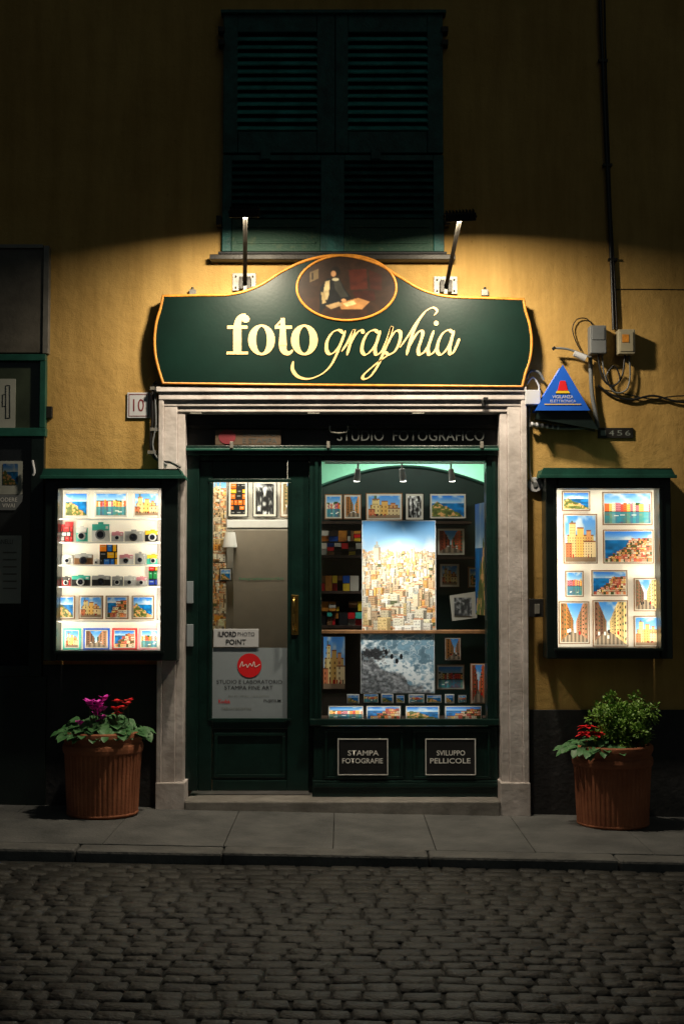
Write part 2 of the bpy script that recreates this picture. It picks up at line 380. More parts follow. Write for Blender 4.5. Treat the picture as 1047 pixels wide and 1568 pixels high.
def street(h, w, seed, pal=None):
    r = random.Random(seed); a = np.zeros((h, w, 3)); sky(a, .7, seed)
    pal = pal or [(.90, .66, .42), (.85, .48, .34), (.93, .82, .62), (.75, .58, .48)]
    cx = w*r.uniform(.4, .6)
    cl, c2 = np.array(r.choice(pal)), np.array(r.choice(pal))
    for x in range(w):
        d = abs(x-cx)/w*2; c = cl if x < cx else c2
        if d < .1: continue
        top = int(h*(.55-d*.9)); bot = int(h*(.66+d*.30)); k = int(d*6)
        a[max(0, top):bot, x] = c*(1.08-.12*(k % 3))*(.72 if x < cx else 1)
        if (x//2) % 2:
            for q in np.arange(.12, .95, .13):
                yy = int(top+(bot-top)*q); a[max(0, yy):max(0, yy+max(1, int(h*.05*d+1))), x] = (c*.35 if (k+seed) % 2 else np.array((.25, .42, .32)))
    for x in range(w):
        d = abs(x-cx)/w*2; b = int(h*(.66+d*.30)); a[b:, x] = np.array((.66, .60, .53))*(1-.3*((x//3) % 2))
    r2 = int(w*.06)+1
    for q in range(5):
        px = int(cx+r.uniform(-.3, .3)*w); py = int(h*r.uniform(.66, .78)); a[py:py+int(h*.09), px:px+r2] = r.choice([(.1, .1, .15), (.7, .1, .1), (.9, .9, .9)])
    return a
def coast(h, w, seed):
    a = np.zeros((h, w, 3)); sky(a, .42, seed, (.25, .55, .9)); y0 = int(h*.4)
    n = vn(h, w, 8, seed)[y0:, :, None]; a[y0:] = np.array((.10, .48, .70))*(.75+.5*n)
    y = np.linspace(0, 1, h)[:, None]; x = np.linspace(0, 1, w)[None, :]
    m = (y > .25+.75*np.abs(x-.15)+.15*vn(h, w, 6, seed+2)); c = fb(h, w, 9, seed+4)
    for i, k in enumerate((.50, .54, .32)): a[..., i] = np.where(m, k*(.5+c), a[..., i])
    m2 = m & (c > .57); a[m2] = (.90, .72, .52)
    return a
def church(h, w, seed):
    a = np.zeros((h, w, 3)); sky(a, .9, seed, (.4, .64, .9)); x = np.linspace(0, 1, w); r = random.Random(seed)
    for lo, hi, tp, cc in ((.05, .95, .42, (.9, .78, .54)), (.12, .34, .15, (.92, .84, .64)), (.40, .62, .25, (.93, .77, .50)), (.7, .85, .32, (.86, .66, .48)), (.0, .2, .6, (.83, .56, .42)), (.62, 1, .55, (.93, .85, .7))):
        xs = (x >= lo) & (x <= hi)
        a[int(h*tp):, xs] = np.array(cc)*r.uniform(.9, 1.05); a[int(h*tp):int(h*tp)+max(1, int(h*.03)), xs] = (.6, .4, .3)
    for yy in range(int(h*.48), int(h*.9), 4): a[yy:yy+2, int(w*.08):int(w*.92):4] = (.42, .3, .22)
    for yy in range(int(h*.2), int(h*.44), 4): a[yy, int(w*.16):int(w*.32):2] = (.45, .35, .25)
    a[int(h*.15)-3:int(h*.15), int(w*.2):int(w*.27)] = (.4, .5, .45)
    a[int(h*.9):] = (.6, .52, .44)
    for q in range(6): px = int(r.uniform(.05, .9)*w); a[int(h*.84):int(h*.92), px:px+1] = r.choice([(.1, .1, .1), (.7, .2, .15)])
    return a
def bw(h, w, seed):
    f = fb(h, w, 6, seed); a = np.repeat((np.clip((f-.35)*2.5, .05, .95))[..., None], 3, 2); x = np.arange(w)
    a[int(h*.35):, (x//2) % 3 == 0] *= .35; return a
def packs(h, w, seed, cs=None):
    r = random.Random(seed); a = np.zeros((h, w, 3))+.05; cs = cs or [(.8, .1, .1), (.9, .7, .1), (.1, .25, .6), (.85, .85, .85), (.1, .5, .3), (.9, .4, .1)]
    y = 0
    while y < h:
        x = 0; hh = r.randint(4, 7)
        while x < w:
            ww = r.randint(3, 7); c = np.array(r.choice(cs)); a[y:y+hh-1, x:x+ww-1] = c; a[y+1:y+2, x+1:x+ww-2] = c*.4+.5; x += ww
        y += hh
    return a
def painting(h, w, seed=3):
    y = np.linspace(0, 1, h)[:, None]; x = np.linspace(0, 1, w)[None, :]; n = fb(h, w, 5, seed); g = fb(h, w, 16, seed+4)
    a = np.stack([.17+.10*n, .115+.06*n, .08+.04*n], 2)*(.8+.4*g[..., None])
    def poly(pts, c, k=1.0, soft=0):
        m = np.zeros((h, w), bool); q = [(px, py) for px, py in pts]; j = len(q)-1
        for i in range(len(q)):
            xi, yi = q[i]; xj, yj = q[j]
            cond = ((yi > y) != (yj > y)) & (x < (xj-xi)*(y-yi)/((yj-yi) or 1e-9)+xi); m ^= cond; j = i
        a[m] = a[m]*(1-k)+np.array(c)*k*(.8+.4*g[m][:, None])
    def blob(cx, cy, rx, ry, c, k=1.0):
        m = np.clip(3*(1-((x-cx)/rx)**2-((y-cy)/ry)**2), 0, 1)[..., None]*k
        np.copyto(a, a*(1-m)+np.array(c)*m*(.8+.4*g[..., None]))
    poly([(.52, .22), (.70, .20), (.72, .52), (.54, .54)], (.33, .14, .09)); poly([(.73, .22), (.86, .30), (.86, .55), (.74, .52)], (.27, .12, .08))
    poly([(.56, .56), (.78, .54), (.80, .70), (.60, .72)], (.25, .11, .08))
    poly([(.12, .26), (.21, .20), (.21, .36), (.12, .42)], (.50, .42, .30)); poly([(.14, .27), (.16, .26), (.16, .37), (.14, .38)], (.2, .15, .1))
    poly([(.22, .92), (.23, .50), (.30, .36), (.42, .34), (.48, .52), (.55, .66), (.46, .74), (.30, .78)], (.10, .11, .12))
    poly([(.36, .36), (.42, .35), (.47, .52), (.52, .64), (.44, .66), (.38, .52)], (.24, .24, .22))
    poly([(.28, .40), (.33, .38), (.32, .62), (.30, .70), (.25, .66)], (.80, .72, .54)); poly([(.235, .56), (.275, .58), (.29, .74), (.25, .76)], (.72, .63, .45))
    blob(.385, .245, .055, .085, (.12, .09, .07)); blob(.365, .28, .03, .055, (.82, .62, .44)); blob(.385, .37, .04, .03, (.85, .80, .66))
    poly([(.42, .74), (.62, .66), (.74, .72), (.66, .84), (.44, .84)], (.74, .54, .33)); poly([(.46, .75), (.57, .70), (.60, .76), (.50, .80)], (.93, .82, .60))
    poly([(.28, .78), (.42, .72), (.46, .78), (.34, .84)], (.72, .60, .43)); blob(.47, .70, .03, .03, (.80, .60, .42))
    poly([(.30, .85), (.72, .85), (.70, .95), (.34, .95)], (.24, .14, .09))
    for q in range(1): a[1:-1, 1:-1] = (a[1:-1, 1:-1]*2+a[:-2, 1:-1]+a[2:, 1:-1]+a[1:-1, :-2]+a[1:-1, 2:])/6
    return np.clip(a, 0, 1)**.92
def pic(name, arr, a, b, c, d, Y, parent=None, **k):
    x0 = P(a, (b+d)/2, Y)[0]; x1 = P(c, (b+d)/2, Y)[0]; z1 = P(523, b, Y)[1]; z0 = P(523, d, Y)[1]
    return picm(name, arr, x0, x1, z0, z1, Y, parent, **k)
def picm(name, arr, x0, x1, z0, z1, Y, parent=None, oval=False, sat=1.12, gam=1.2):
    h, w, _ = arr.shape
    xs = np.linspace(x0, x1, w+1); zs = np.linspace(z1, z0, h+1)
    vs = [(x, Y, z) for z in zs for x in xs]
    fs = []; cs = []; L = lin(arr, sat, gam)
    for j in range(h):
        for i in range(w):
            if oval and ((i+.5)/w-.5)**2+((j+.5)/h-.5)**2 > .25: continue
            k = j*(w+1)+i; fs.append((k+w+1, k+w+2, k+1, k)); cs.append(L[j, i])
    o = mesh(name, vs, fs, 'print', parent)
    at = o.data.color_attributes.new('Col', 'FLOAT_COLOR', 'CORNER')
    c4 = np.ones((len(fs), 4)); c4[:, :3] = cs
    at.data.foreach_set('color', np.repeat(c4, 4, 0).ravel())
    return o
def framed(name, arr, a, b, c, d, Y, parent=None, fw=1.6, fm='wood', matw=0, th=0.012):
    g = grp(name, parent) if parent is None else parent
    pbox('frame', a, b, c, d, Y, Y+th, fm, g)
    if matw: pbox('mount', a+fw, b+fw, c-fw, d-fw, Y-0.002, Y-0.0005, 'cream', g)
    q = fw+matw; pic('print', arr, a+q, b+q, c-q, d-q, Y-0.004, g)
    return g

# ================================================================ GROUND
def gplane(name, x0, x1, y0, y1, dz, m):
    return mesh(name, [(x0, y0, gz(x0)+dz), (x1, y0, gz(x1)+dz), (x1, y1, gz(x1)+dz), (x0, y1, gz(x0)+dz)], [(0, 1, 2, 3)], m)
gplane('ground', -150, 150, -150, 60, -0.105, 'ground')
KY = -1.30
rd = grp('cobblestone_road')
MB().box(-6.2, 6.2, -9.1, KY-.003, -.10, -.060, lambda p: Vector((p.x, p.y, p.z+gz(p.x)))).build('bedding', 'ground', rd)
vs = []; fs = []
hp = [0, .07, .93, 1]; y = KY-0.03; row = 0
while y > -9:
    dp = R.uniform(.080, .104); x = -6.0-R.random()*.15
    while x < 6.0:
        w = R.choice((.09, .11, .12, .13, .15, .18))*R.uniform(.92, 1.08); g_ = .0032; k = len(vs); hz = R.uniform(-.003, .003); tx = R.uniform(-.025, .025); ty = R.uniform(-.035, .035)
        wob = 0.035*math.sin(x*.9+.5)+0.014*math.sin(x*2.3+row*.05)+.004*math.sin(x*7+row)
        jt = [R.uniform(-.0045, .0045) for _ in range(8)]
        for j in range(4):
            for i in range(4):
                ex = i in (0, 3); ey = j in (0, 3)
                z = -(0.014 if (ex and ey) else 0.009 if (ex or ey) else 0)+R.uniform(-.001, .001)
                xx = x+g_+(w-2*g_)*hp[i]+jt[j]+R.uniform(-.001, .001); yy = y-g_-(dp-2*g_)*hp[j]+jt[4+i]*.7+R.uniform(-.001, .001)+wob
                vs.append((xx, yy, gz(xx)-.05+z+hz+tx*(hp[i]-.5)*w+ty*(hp[j]-.5)*dp))
        for j in range(3):
            for i in range(3):
                a = k+j*4+i; fs.append((a, a+4, a+5, a+1))
        x += w
    y -= dp; row += 1
mesh('setts', vs, fs, 'cobble', rd, smooth=True)
# pavement
pv = grp('sidewalk')
vs = MB(); kb = MB()
def tilt(p): return Vector((p.x, p.y, p.z+gz(p.x)))
xs = [-6.0]
while xs[-1] < 6: xs.append(xs[-1]+R.uniform(.50, .66))
for i in range(len(xs)-1):
    dz = R.uniform(-.0015, .0015)
    vs.box(xs[i]+.0015, xs[i+1]-.0015, KY+.168, -0.004, -.09, dz, tilt)
mxs = [-6.1]
while mxs[-1] < 6: mxs.append(mxs[-1]+R.uniform(.7, 1.1))
for i in range(len(mxs)-1): kb.box(mxs[i]+.002, mxs[i+1]-.002, KY, KY+.164, -.12, R.uniform(-.002, .003), tilt)
vs.build('slabs', 'slab', pv, bevel=.003); kb.build('kerb', 'kerb', pv, bevel=.014)

# ================================================================ BUILDING
bd = grp('shop_building')
OX0, OX1 = P(262, 900)[0], P(786, 900)[0]; OZ = P(523, 612)[1]
wl = MB()
wl.box(-7, OX0, 0, .35, -.3, 8.6).box(OX1, 7, 0, .35, -.3, 8.6).box(OX0, OX1, 0, .35, OZ, 8.6)
wl.build('facade_wall', 'wall', bd)
MB().box(-7, 7, 2.8, 3.1, -.3, 8.6).box(-7, -6.7, .351, 2.799, -.3, 8.6).box(6.7, 7, .351, 2.799, -.3, 8.6).build('rear_walls', 'wall', bd)
MB().box(-7.2, 7.2, -.35, 3.3, 8.601, 8.75).box(-7.1, 7.1, -.2, 3.2, 8.45, 8.598).build('roof_cornice', 'stone', bd)
pl = MB(); z_r = P(900, 1087, -.02)[1]; z_l = P(150, 1018, -.02)[1]
pl.box(P(811, 1150, -.02)[0], 7, -.022, -.001, -.3, z_r); pl.box(P(66, 1100)[0], P(243, 1100)[0], -.022, -.001, -.3, z_l)
pl.build('plinth', 'plinth', bd, bevel=.004)
# stone surround
su = MB()
zb = -.05
def vstrip(a, c, top, yf, yb):
    x0 = P(a, 900, yf)[0]; x1 = P(c, 900, yf)[0]; su.box(x0, x1, yf, yb, zb, P(523, top, yf)[1])
vstrip(241, 249, 602, -.075, .02); vstrip(249.5, 270, 612, -.055, .02); vstrip(270.5, 282, 628, -.035, .22)
vstrip(799, 808, 602, -.075, .02); vstrip(778, 798.5, 612, -.055, .02); vstrip(766, 777.5, 628, -.035, .22)
su.pbox(239, 592, 806, 600, -.095, .0); su.pbox(243, 600.3, 803, 612, -.08, .0); su.pbox(250, 612.3, 797, 622, -.06, .0); su.pbox(268, 622.3, 779, 631, -.045, .22)
su.box(P(238, 1215, -.09)[0], P(283, 1215, -.09)[0], -.09, .1, -.1, P(0, 1199, -.09)[1])
su.box(P(766, 1215, -.09)[0], P(812, 1215, -.09)[0], -.09, .1, -.1, P(0, 1199, -.09)[1])
su.build('stone_surround', 'stone', bd, bevel=.005)
# doorstep
MB().box(OX0+.10, OX1-.10, -.10, .6, -.08, .07).build('doorstep', 'step', bd, bevel=.01)

# transom
tr = grp('transom', bd)
pbox('transom_board', 283, 632, 766, 684, .09, .12, 'black', tr)
pbox('roller_bar', 283, 650, 766, 656, .055, .088, 'iron', tr, .003)
pbox('green_rail', 283, 682, 766, 697, .03, .14, 'green', tr, .004)
pbox('green_rail_moulding', 283, 686, 766, 690, .015, .029, 'capgreen', tr, .003)
pbox('lit_label', 330, 658, 430, 681, .05, .055, 'label', tr)
text('lit_label_text', 'SVILUPPO\nE STAMPA', 372, 660, 424, 679, .048, 'dimtext', tr)
a_ = []; b_ = []; ring(348, 669, 13, 11, .1, .1, .047, a_, b_); mesh('lit_label_dot', a_, b_, 'inkwine', tr)
text('studio_lettering', 'STUDIO  FOTOGRAFICO', 516, 659, 741, 675, .05, 'dimtext', tr)
ptube('handle', [(505, 652), (507, 662), (530, 662), (532, 652)], .006, 'steel', tr, Y=.04, sm=2)
for x in (352, 500, 735): pbox('catch', x, 676, x+5, 686, .0, .03, 'steel', tr, .002)
for x in (300, 480, 640): ptube('latch', [(x-9, 633), (x+9, 633)], .004, 'steel', tr, Y=-.05)

# door
dr = grp('shop_door', bd)
d = MB()
d.pbox(283, 697, 304, 1211, .08, .2); d.pbox(304.5, 706, 325, 1211, .11, .16); d.pbox(440, 706, 473, 1211, .11, .16)
d.pbox(325.2, 706, 439.8, 738, .115, .16); d.pbox(325.2, 1100, 439.8, 1116, .115, .16); d.pbox(325.2, 1195, 439.8, 1211, .115, .16)
d.pbox(325.2, 1116.2, 439.8, 1194.8, .135, .155)
d.pbox(304.5, 697.2, 473, 705.5, .09, .2)
d.build('door_frame', 'green', dr, bevel=.004)
q = MB()
for (a, b, c, e) in ((319, 733, 446, 738), (319, 1100, 446, 1104)): q.pbox(a, b, c, e, .10, .109)
for (a, b, c, e) in ((320, 738.5, 324, 1099.5), (441, 738.5, 445, 1099.5)): q.pbox(a, b, c, e, .10, .109)
for (a, b, c, e) in ((328, 1122, 437, 1127), (328, 1186, 437, 1191), (328, 1127.3, 333, 1185.7), (432, 1127.3, 437, 1185.7)): q.pbox(a, b, c, e, .120, .134)
q.build('door_mouldings', 'green', dr, bevel=.003)
pbox('door_glass', 325, 738, 440, 1100, .138, .142, 'glass', dr)
ptube('door_handle', [(452, 915, .11), (450, 920, .05), (450, 940, .045), (450, 961, .05), (452, 967, .11)], .009, 'brass', dr)
pbox('handle_plate', 446, 911, 457, 972, .1, .109, 'brass', dr, .002)
pbox('door_notice', 325.5, 992, 439.5, 1100, .131, .136, 'notice', dr)
a_ = []; b_ = []; ring(382, 1019, 18.5, 18.5, .1, .1, .128, a_, b_); mesh('notice_logo', a_, b_, 'red', dr)
a_ = []; b_ = []
ribbon(cat([(367, 1022), (371, 1013), (372, 1020), (377, 1017), (379, 1022), (383, 1016), (386, 1020), (389, 1013), (391, 1021), (398, 1017)], 5), 1.0, .126, a_, b_); mesh('notice_logo_script', a_, b_, 'white', dr)
text('notice_text_studio', 'STUDIO E LABORATORIO', 332, 1041, 432, 1047, .129, 'ink', dr)
text('notice_text_stampa', 'STAMPA FINE ART', 344, 1050, 418, 1056, .129, 'ink', dr)
text('notice_text_brand', 'Kodak', 335, 1071, 353, 1077, .129, 'red', dr, .01)
text('notice_text_brand_two', 'FUJIFILM', 404, 1071, 430, 1076, .129, 'ink', dr, .01)
text('notice_text_line', 'fine art - ritratti - carta baritata', 350, 1064, 412, 1067, .129, 'greytext', dr)
text('notice_text_foot', 'laboratorio', 340, 1082, 385, 1087, .129, 'greytext', dr)
pbox('ilford_plate', 327, 963, 396, 991, .120, .125, 'plate', dr, .003)
text('plate_text_top', 'ILFORD', 334, 967, 362, 975, .118, 'ink', dr, .03)
text('plate_text_photo', 'PHOTO', 364, 968, 390, 974, .118, 'ink', dr)
text('plate_text_point', 'POINT', 346, 979, 377, 987, .118, 'ink', dr, .02)
for yy in (907, 973): pbox('hinge', 286, yy-17, 296, yy+17, .06, .079, 'notice', dr, .003)

# shop window
wn = grp('shop_window', bd)
w = MB()
w.pbox(473.5, 697.2, 492, 1112, .07, .2); w.pbox(745, 697.2, 766, 1112, .07, .2); w.pbox(492.3, 697.2, 744.7, 705, .09, .2)
w.pbox(480, 1112.3, 762, 1195, .075, .2); w.pbox(478, 1195.3, 764, 1222, .055, .2)
w.build('window_frame', 'green', wn, bevel=.005)
pbox('window_sill', 474, 1101, 764, 1111, .035, .069, 'green', wn, .006)
q = MB()
for x0, x1 in ((497, 617), (632, 750)):
    q.pbox(x0, 1117, x1, 1121, .058, .074); q.pbox(x0, 1189, x1, 1193, .058, .074); q.pbox(x0, 1121.3, x0+4, 1188.7, .058, .074); q.pbox(x1-4, 1121.3, x1, 1188.7, .058, .074)
for a, b, c, e in ((480, 1200, 762, 1206, ),): q.pbox(a, b, c, e, .045, .054)
q.pbox(754, 706, 760, 1100, .055, .069); q.pbox(482, 706, 487, 1100, .055, .069)
q.build('window_mouldings', 'green', wn, bevel=.003)
pbox('window_glass', 492, 705, 745, 1101, .118, .122, 'glass', wn)
for x0, t in ((517, ('STAMPA', 'FOTOGRAFIE')), (651, ('SVILUPPO', 'PELLICOLE'))):
    g = grp('lettered_plaque')
    pbox('plate', x0, 1131, x0+77, 1187, .048, .056, 'black', g, .001)
    for a, b, c, e in ((x0, 1131, x0+77, 1132.4), (x0, 1185.6, x0+77, 1187), (x0, 1132.5, x0+1.4, 1185.5), (x0+75.6, 1132.5, x0+77, 1185.5)):
        pbox('border', a, b, c, e, .044, .047, 'white', g)
    s = 8 if t[0] == 'STAMPA' else 2
    text('line_one', t[0], x0+18-s/3, 1149, x0+60+s/3, 1157, .0455, 'white', g, .012)
    text('line_two', t[1], x0+7, 1161, x0+69, 1169, .0455, 'white', g, .012)

# ---------------------------------------------------------------- interior
it = grp('shop_interior', bd)
XL, XR = P(262, 900, .35)[0], P(786, 900, .35)[0]; zf, zc = .075, 2.52
MB().box(XL-.3, XR+.5, .36, 2.5, zf-.06, zf).build('floor', 'wood', it)
MB().box(XL-.3, XR+.5, .36, 2.5, zc, zc+.05).build('ceiling', 'room', it)
MB().box(XL-.3, XR+.5, 2.45, 2.5, zf, zc).build('back_wall', 'room', it)
MB().box(XL-.35, XL-.3, .36, 2.5, zf, zc).box(XR+.5, XR+.55, .36, 2.5, zf, zc).build('side_walls', 'roomdark', it)
xp = P(478, 900, .2)[0]
MB().box(xp-.02, xp+.02, .201, .9, zf, 2.2).build('partition', 'board', it)
# behind the door
pbox('display_wall', 325, 700, 470, 1230, .98, 1.0, 'cream', it)
pbox('greige_panel', 357, 812, 470, 1230, .60, .63, 'panel', it)
text('panel_lettering', 'fotographiacivico10.it', 366, 884, 434, 889, .595, 'inkgreen', it, .01)
pbox('white_shelf', 344, 796, 470, 808, .62, .90, 'white', it, .003)
pic('city_strip_poster', city(90, 14, 12, .12), 318, 735, 346, 860, .55, it)
pbox('strip_backing', 317, 735, 347, 1100, .56, .57, 'panel', it)
pic('strip_lower_print', city(60, 14, 31, .02), 318, 862, 346, 965, .55, it)
framed('f', packs(26, 16, 3, [(.95, .75, .1), (.1, .1, .1), (.9, .5, .1)]), 349, 736, 380, 792, .92, it, 1.5, 'black', 3)
framed('f', bw(26, 20, 8), 387, 736, 424, 792, .92, it, 1.5, 'black', 3)
framed('f', street(26, 16, 9), 429, 736, 462, 792, .92, it, 1.5, 'wood', 3)
framed('f', coast(16, 12, 4), 336, 870, 355, 890, .545, it, 1.5, 'black', 1)
MB().cyl(V(352, 815, .57), V(352, 838, .57), .035, .05, 20).build('paper_lamp', 'white', it, smooth=False)
# window side: arched board
arch = [(470, 1110), (470, 752)]+[(480+i*(760-480)/24, 748-34*math.sin(math.pi*i/24)) for i in range(25)]+[(775, 752), (775, 1110)]
prism('arched_board', arch, 1.30, 1.33, 'board', it)
rim = [V(480+i*(760-480)/24, 748-34*math.sin(math.pi*i/24), 1.29) for i in range(25)]
tube('arch_rim', rim, .010, 'capgreen', it)
framed('f', harbour(20, 20, 1), 497, 757, 524, 795, 1.2, it, 1.4, 'wood', 2)
framed('f', street(20, 18, 2), 526, 757, 553, 795, 1.2, it, 1.4, 'wood', 2)
framed('f', church(22, 34, 3), 560, 755, 616, 797, 1.2, it, 1.4, 'wood', 2.5)
framed('f', bw(22, 18, 4), 620, 755, 649, 797, 1.2, it, 1.4, 'black', 3)
framed('f', coast(22, 34, 5), 657, 755, 714, 795, 1.2, it, 1.4, 'black', 2.5)
pbox('top_shelf', 490, 798, 722, 802, 1.0, 1.25, 'darkwood', it)
# shelving with film boxes
sh = grp('product_shelf')
for i, yy in enumerate((850, 905, 958)): pbox('shelf_board', 484, yy, 556, yy+4, .85, 1.2, 'darkwood', sh)
pbox('shelf_back', 480, 802, 558, 1100, 1.2, 1.22, 'roomdark', sh)
cs = ['red', 'yellow', 'blue', 'wood', 'teal', 'red', 'black', 'orange', 'cream', 'orange', 'wood', 'darkwood']
parts = {}
for (y1, n, hh) in ((850, 8, 19), (829, 7, 17), (905, 6, 24), (957.5, 6, 20), (936, 7, 15)):
    x = 490
    while x < 550:
        ww = R.choice((5, 8, 11, 14)); lay = R.randint(1, 3)
        for q_ in range(lay):
            if R.random() < .93:
                parts.setdefault(R.choice(cs), MB()).pbox(x, y1-hh*(q_+1)/lay+.6, min(556, x+ww-1), y1-hh*q_/lay-.3, .9+R.uniform(0, .08), 1.1)
        x += ww
for k, b in parts.items(): b.build('film_boxes_'+k, k, sh)
# big posters on an easel
po = grp('city_photo_poster'); pic('print', city(236, 156, 21), 555, 798, 666, 966, .5, po, sat=1.0, gam=1.12); pbox('backing', 554, 797, 667, 966.5, .503, .515, 'white', po)
po = grp('sea_photo_poster'); pic('print', sea(110, 134, 5), 553, 971, 664, 1061, .5, po, sat=.9, gam=1.05); pbox('backing', 552, 970.6, 665, 1062, .503, .515, 'white', po)
pbox('display_rail', 492, 965, 748, 970.4, .485, .56, 'wood', it, .003)
pbox('picture_rail', 668, 852, 745, 856, .9, 1.2, 'darkwood', it)
framed('f', street(22, 24, 41), 668, 808, 712, 851, 1.05, it, 1.6, 'darkwood', 3)
framed('f', church(22, 20, 42), 672, 862, 704, 900, 1.15, it, 1.6, 'darkwood', 3)
framed('f', coast(16, 14, 43), 716, 868, 738, 900, 1.15, it, 1.6, 'wood', 2)
prism('leaning_card', [(688, 912), (727, 906), (730, 946), (692, 951)], .9, .905, 'cream', it)
pic('leaning_card_print', bw(16, 16, 7)*.5+.3, 695, 915, 722, 943, .89, it)
# right: coastal banner standing against the jamb
bm_ = picm('side_banner', coast(60, 12, 77)*.8, 0, .26, P(0, 942, .3)[1], P(0, 770, .3)[1], 0, it)
bm_.matrix_world = Matrix.Translation((P(743, 850, .2)[0], .22, 0)) @ Matrix.Rotation(math.radians(98), 4, 'Z')
# below the rail
framed('f', church(40, 18, 55), 494, 974, 529, 1056, .8, it, 1.2, 'darkwood', 0)
framed('f', street(30, 18, 56), 680, 976, 706, 1012, .85, it, 1.2, 'darkwood', 1)
framed('f', harbour(24, 24, 57), 668, 1018, 711, 1056, .6, it, 1.2, 'wood', 2)
framed('f', street(26, 14, 58), 720, 1016, 743, 1078, .4, it, 1.2, 'wood', 1)
MB().box(xp+.021, XR+.4, .202, .62, .45, P(0, 1106, .2)[1]).build('display_ledge', 'darkwood', it)
pc = grp('postcards')
for i, (a, c) in enumerate(((502, 557), (560, 614), (620, 673), (680, 738))):
    framed('p', [harbour, village, coast, village][i](18, 34, 60+i), a, 1080, c, 1104, .26, pc, 1.2, 'black', 1.5, th=.006)
x = 531
for i in range(8):
    ww = R.choice((14, 19, 24)); framed('p', [coast, harbour, coast][i % 3](12, 18, 70+i), x, 1061+R.uniform(0, 3), x+ww, 1077, .36, pc, .9, 'black' if i % 2 else 'white', 1, th=.006); x += ww+R.uniform(2, 6)
# track spotlights
tl = grp('track_spotlight_rail')
tube('rail', [V(497, 709, .45), V(742, 709, .45)], .006, 'white', tl)
for x in (548, 615, 690):
    m_ = MB(); m_.cyl(V(x, 710, .45), V(x, 722, .45), .006, n=8); m_.cyl(V(x, 718, .45), V(x+(-2 if x < 600 else 2), 736, .47), .017, .022); m_.build('spot_body', 'white', tl)
    m_ = MB(); m_.cyl(V(x+(-2 if x < 600 else 2), 736.2, .47), V(x+(-2 if x < 600 else 2), 737.5, .47), .019); m_.build('spot_lens', 'spot', tl)

def area(name, loc, target, sx, sy, watts, c=(1, .9, .75), parent=None, spread=180, up='Y'):
    l = bpy.data.lights.new(name, 'AREA'); l.shape = 'RECTANGLE'; l.size = sx; l.size_y = sy; l.energy = watts; l.color = c; l.spread = math.radians(spread)
    o = bpy.data.objects.new(name, l); col.objects.link(o); o.location = loc
    o.rotation_euler = (Vector(target)-Vector(loc)).to_track_quat('-Z', up).to_euler()
    if parent: o.parent = parent
    return o
def spot(name, loc, target, watts, ang, c=(1, .93, .82), parent=None, r=.03):
    l = bpy.data.lights.new(name, 'SPOT'); l.energy = watts; l.color = c; l.spot_size = math.radians(ang); l.spot_blend = .9; l.shadow_soft_size = r
    o = bpy.data.objects.new(name, l); col.objects.link(o); o.location = loc
    o.rotation_euler = (Vector(target)-Vector(loc)).to_track_quat('-Z', 'Y').to_euler()
    if parent: o.parent = parent
    return o
# lit display lamps (track), ceiling fittings and an added fill strip
spot('spot_light', V(546, 742, .18), V(596, 980, .5), 26, 85, (1, .95, .88), parent=tl)
spot('spot_light', V(617, 742, .16), V(612, 1040, .5), 66, 72, (1, .95, .88), parent=tl)
spot('spot_light', V(692, 742, .18), V(640, 980, .5), 26, 85, (1, .95, .88), parent=tl)
area('ceiling_light', (V(650, 700, 1.9)[0], 1.9, 2.48), (V(650, 700, 1.9)[0], 2.0, 0), .8, .3, 48, (.93, 1, .9), it)
area('ceiling_light_front', (V(620, 700, .75)[0], .75, 2.45), (V(620, 700, .75)[0], 1.1, 1.0), 1.0, .1, 6, (1, .95, .85), it)
area('window_fill_strip', V(612, 1094, .2), V(612, 1000, .5), .9, .012, .5, (1, .93, .82), it)  # unseen strip added to brighten the lower poster
area('door_side_light', (V(395, 700, .8)[0], .75, 2.4), (V(395, 700, .9)[0], .85, 0), .4, .1, 8, (1, .92, .78), it)
area('door_front_light', (V(385, 700, .4)[0], .30, 2.25), (V(395, 700, .9)[0], .65, 1.0), .4, .06, 9.0, (1, .88, .7), it)

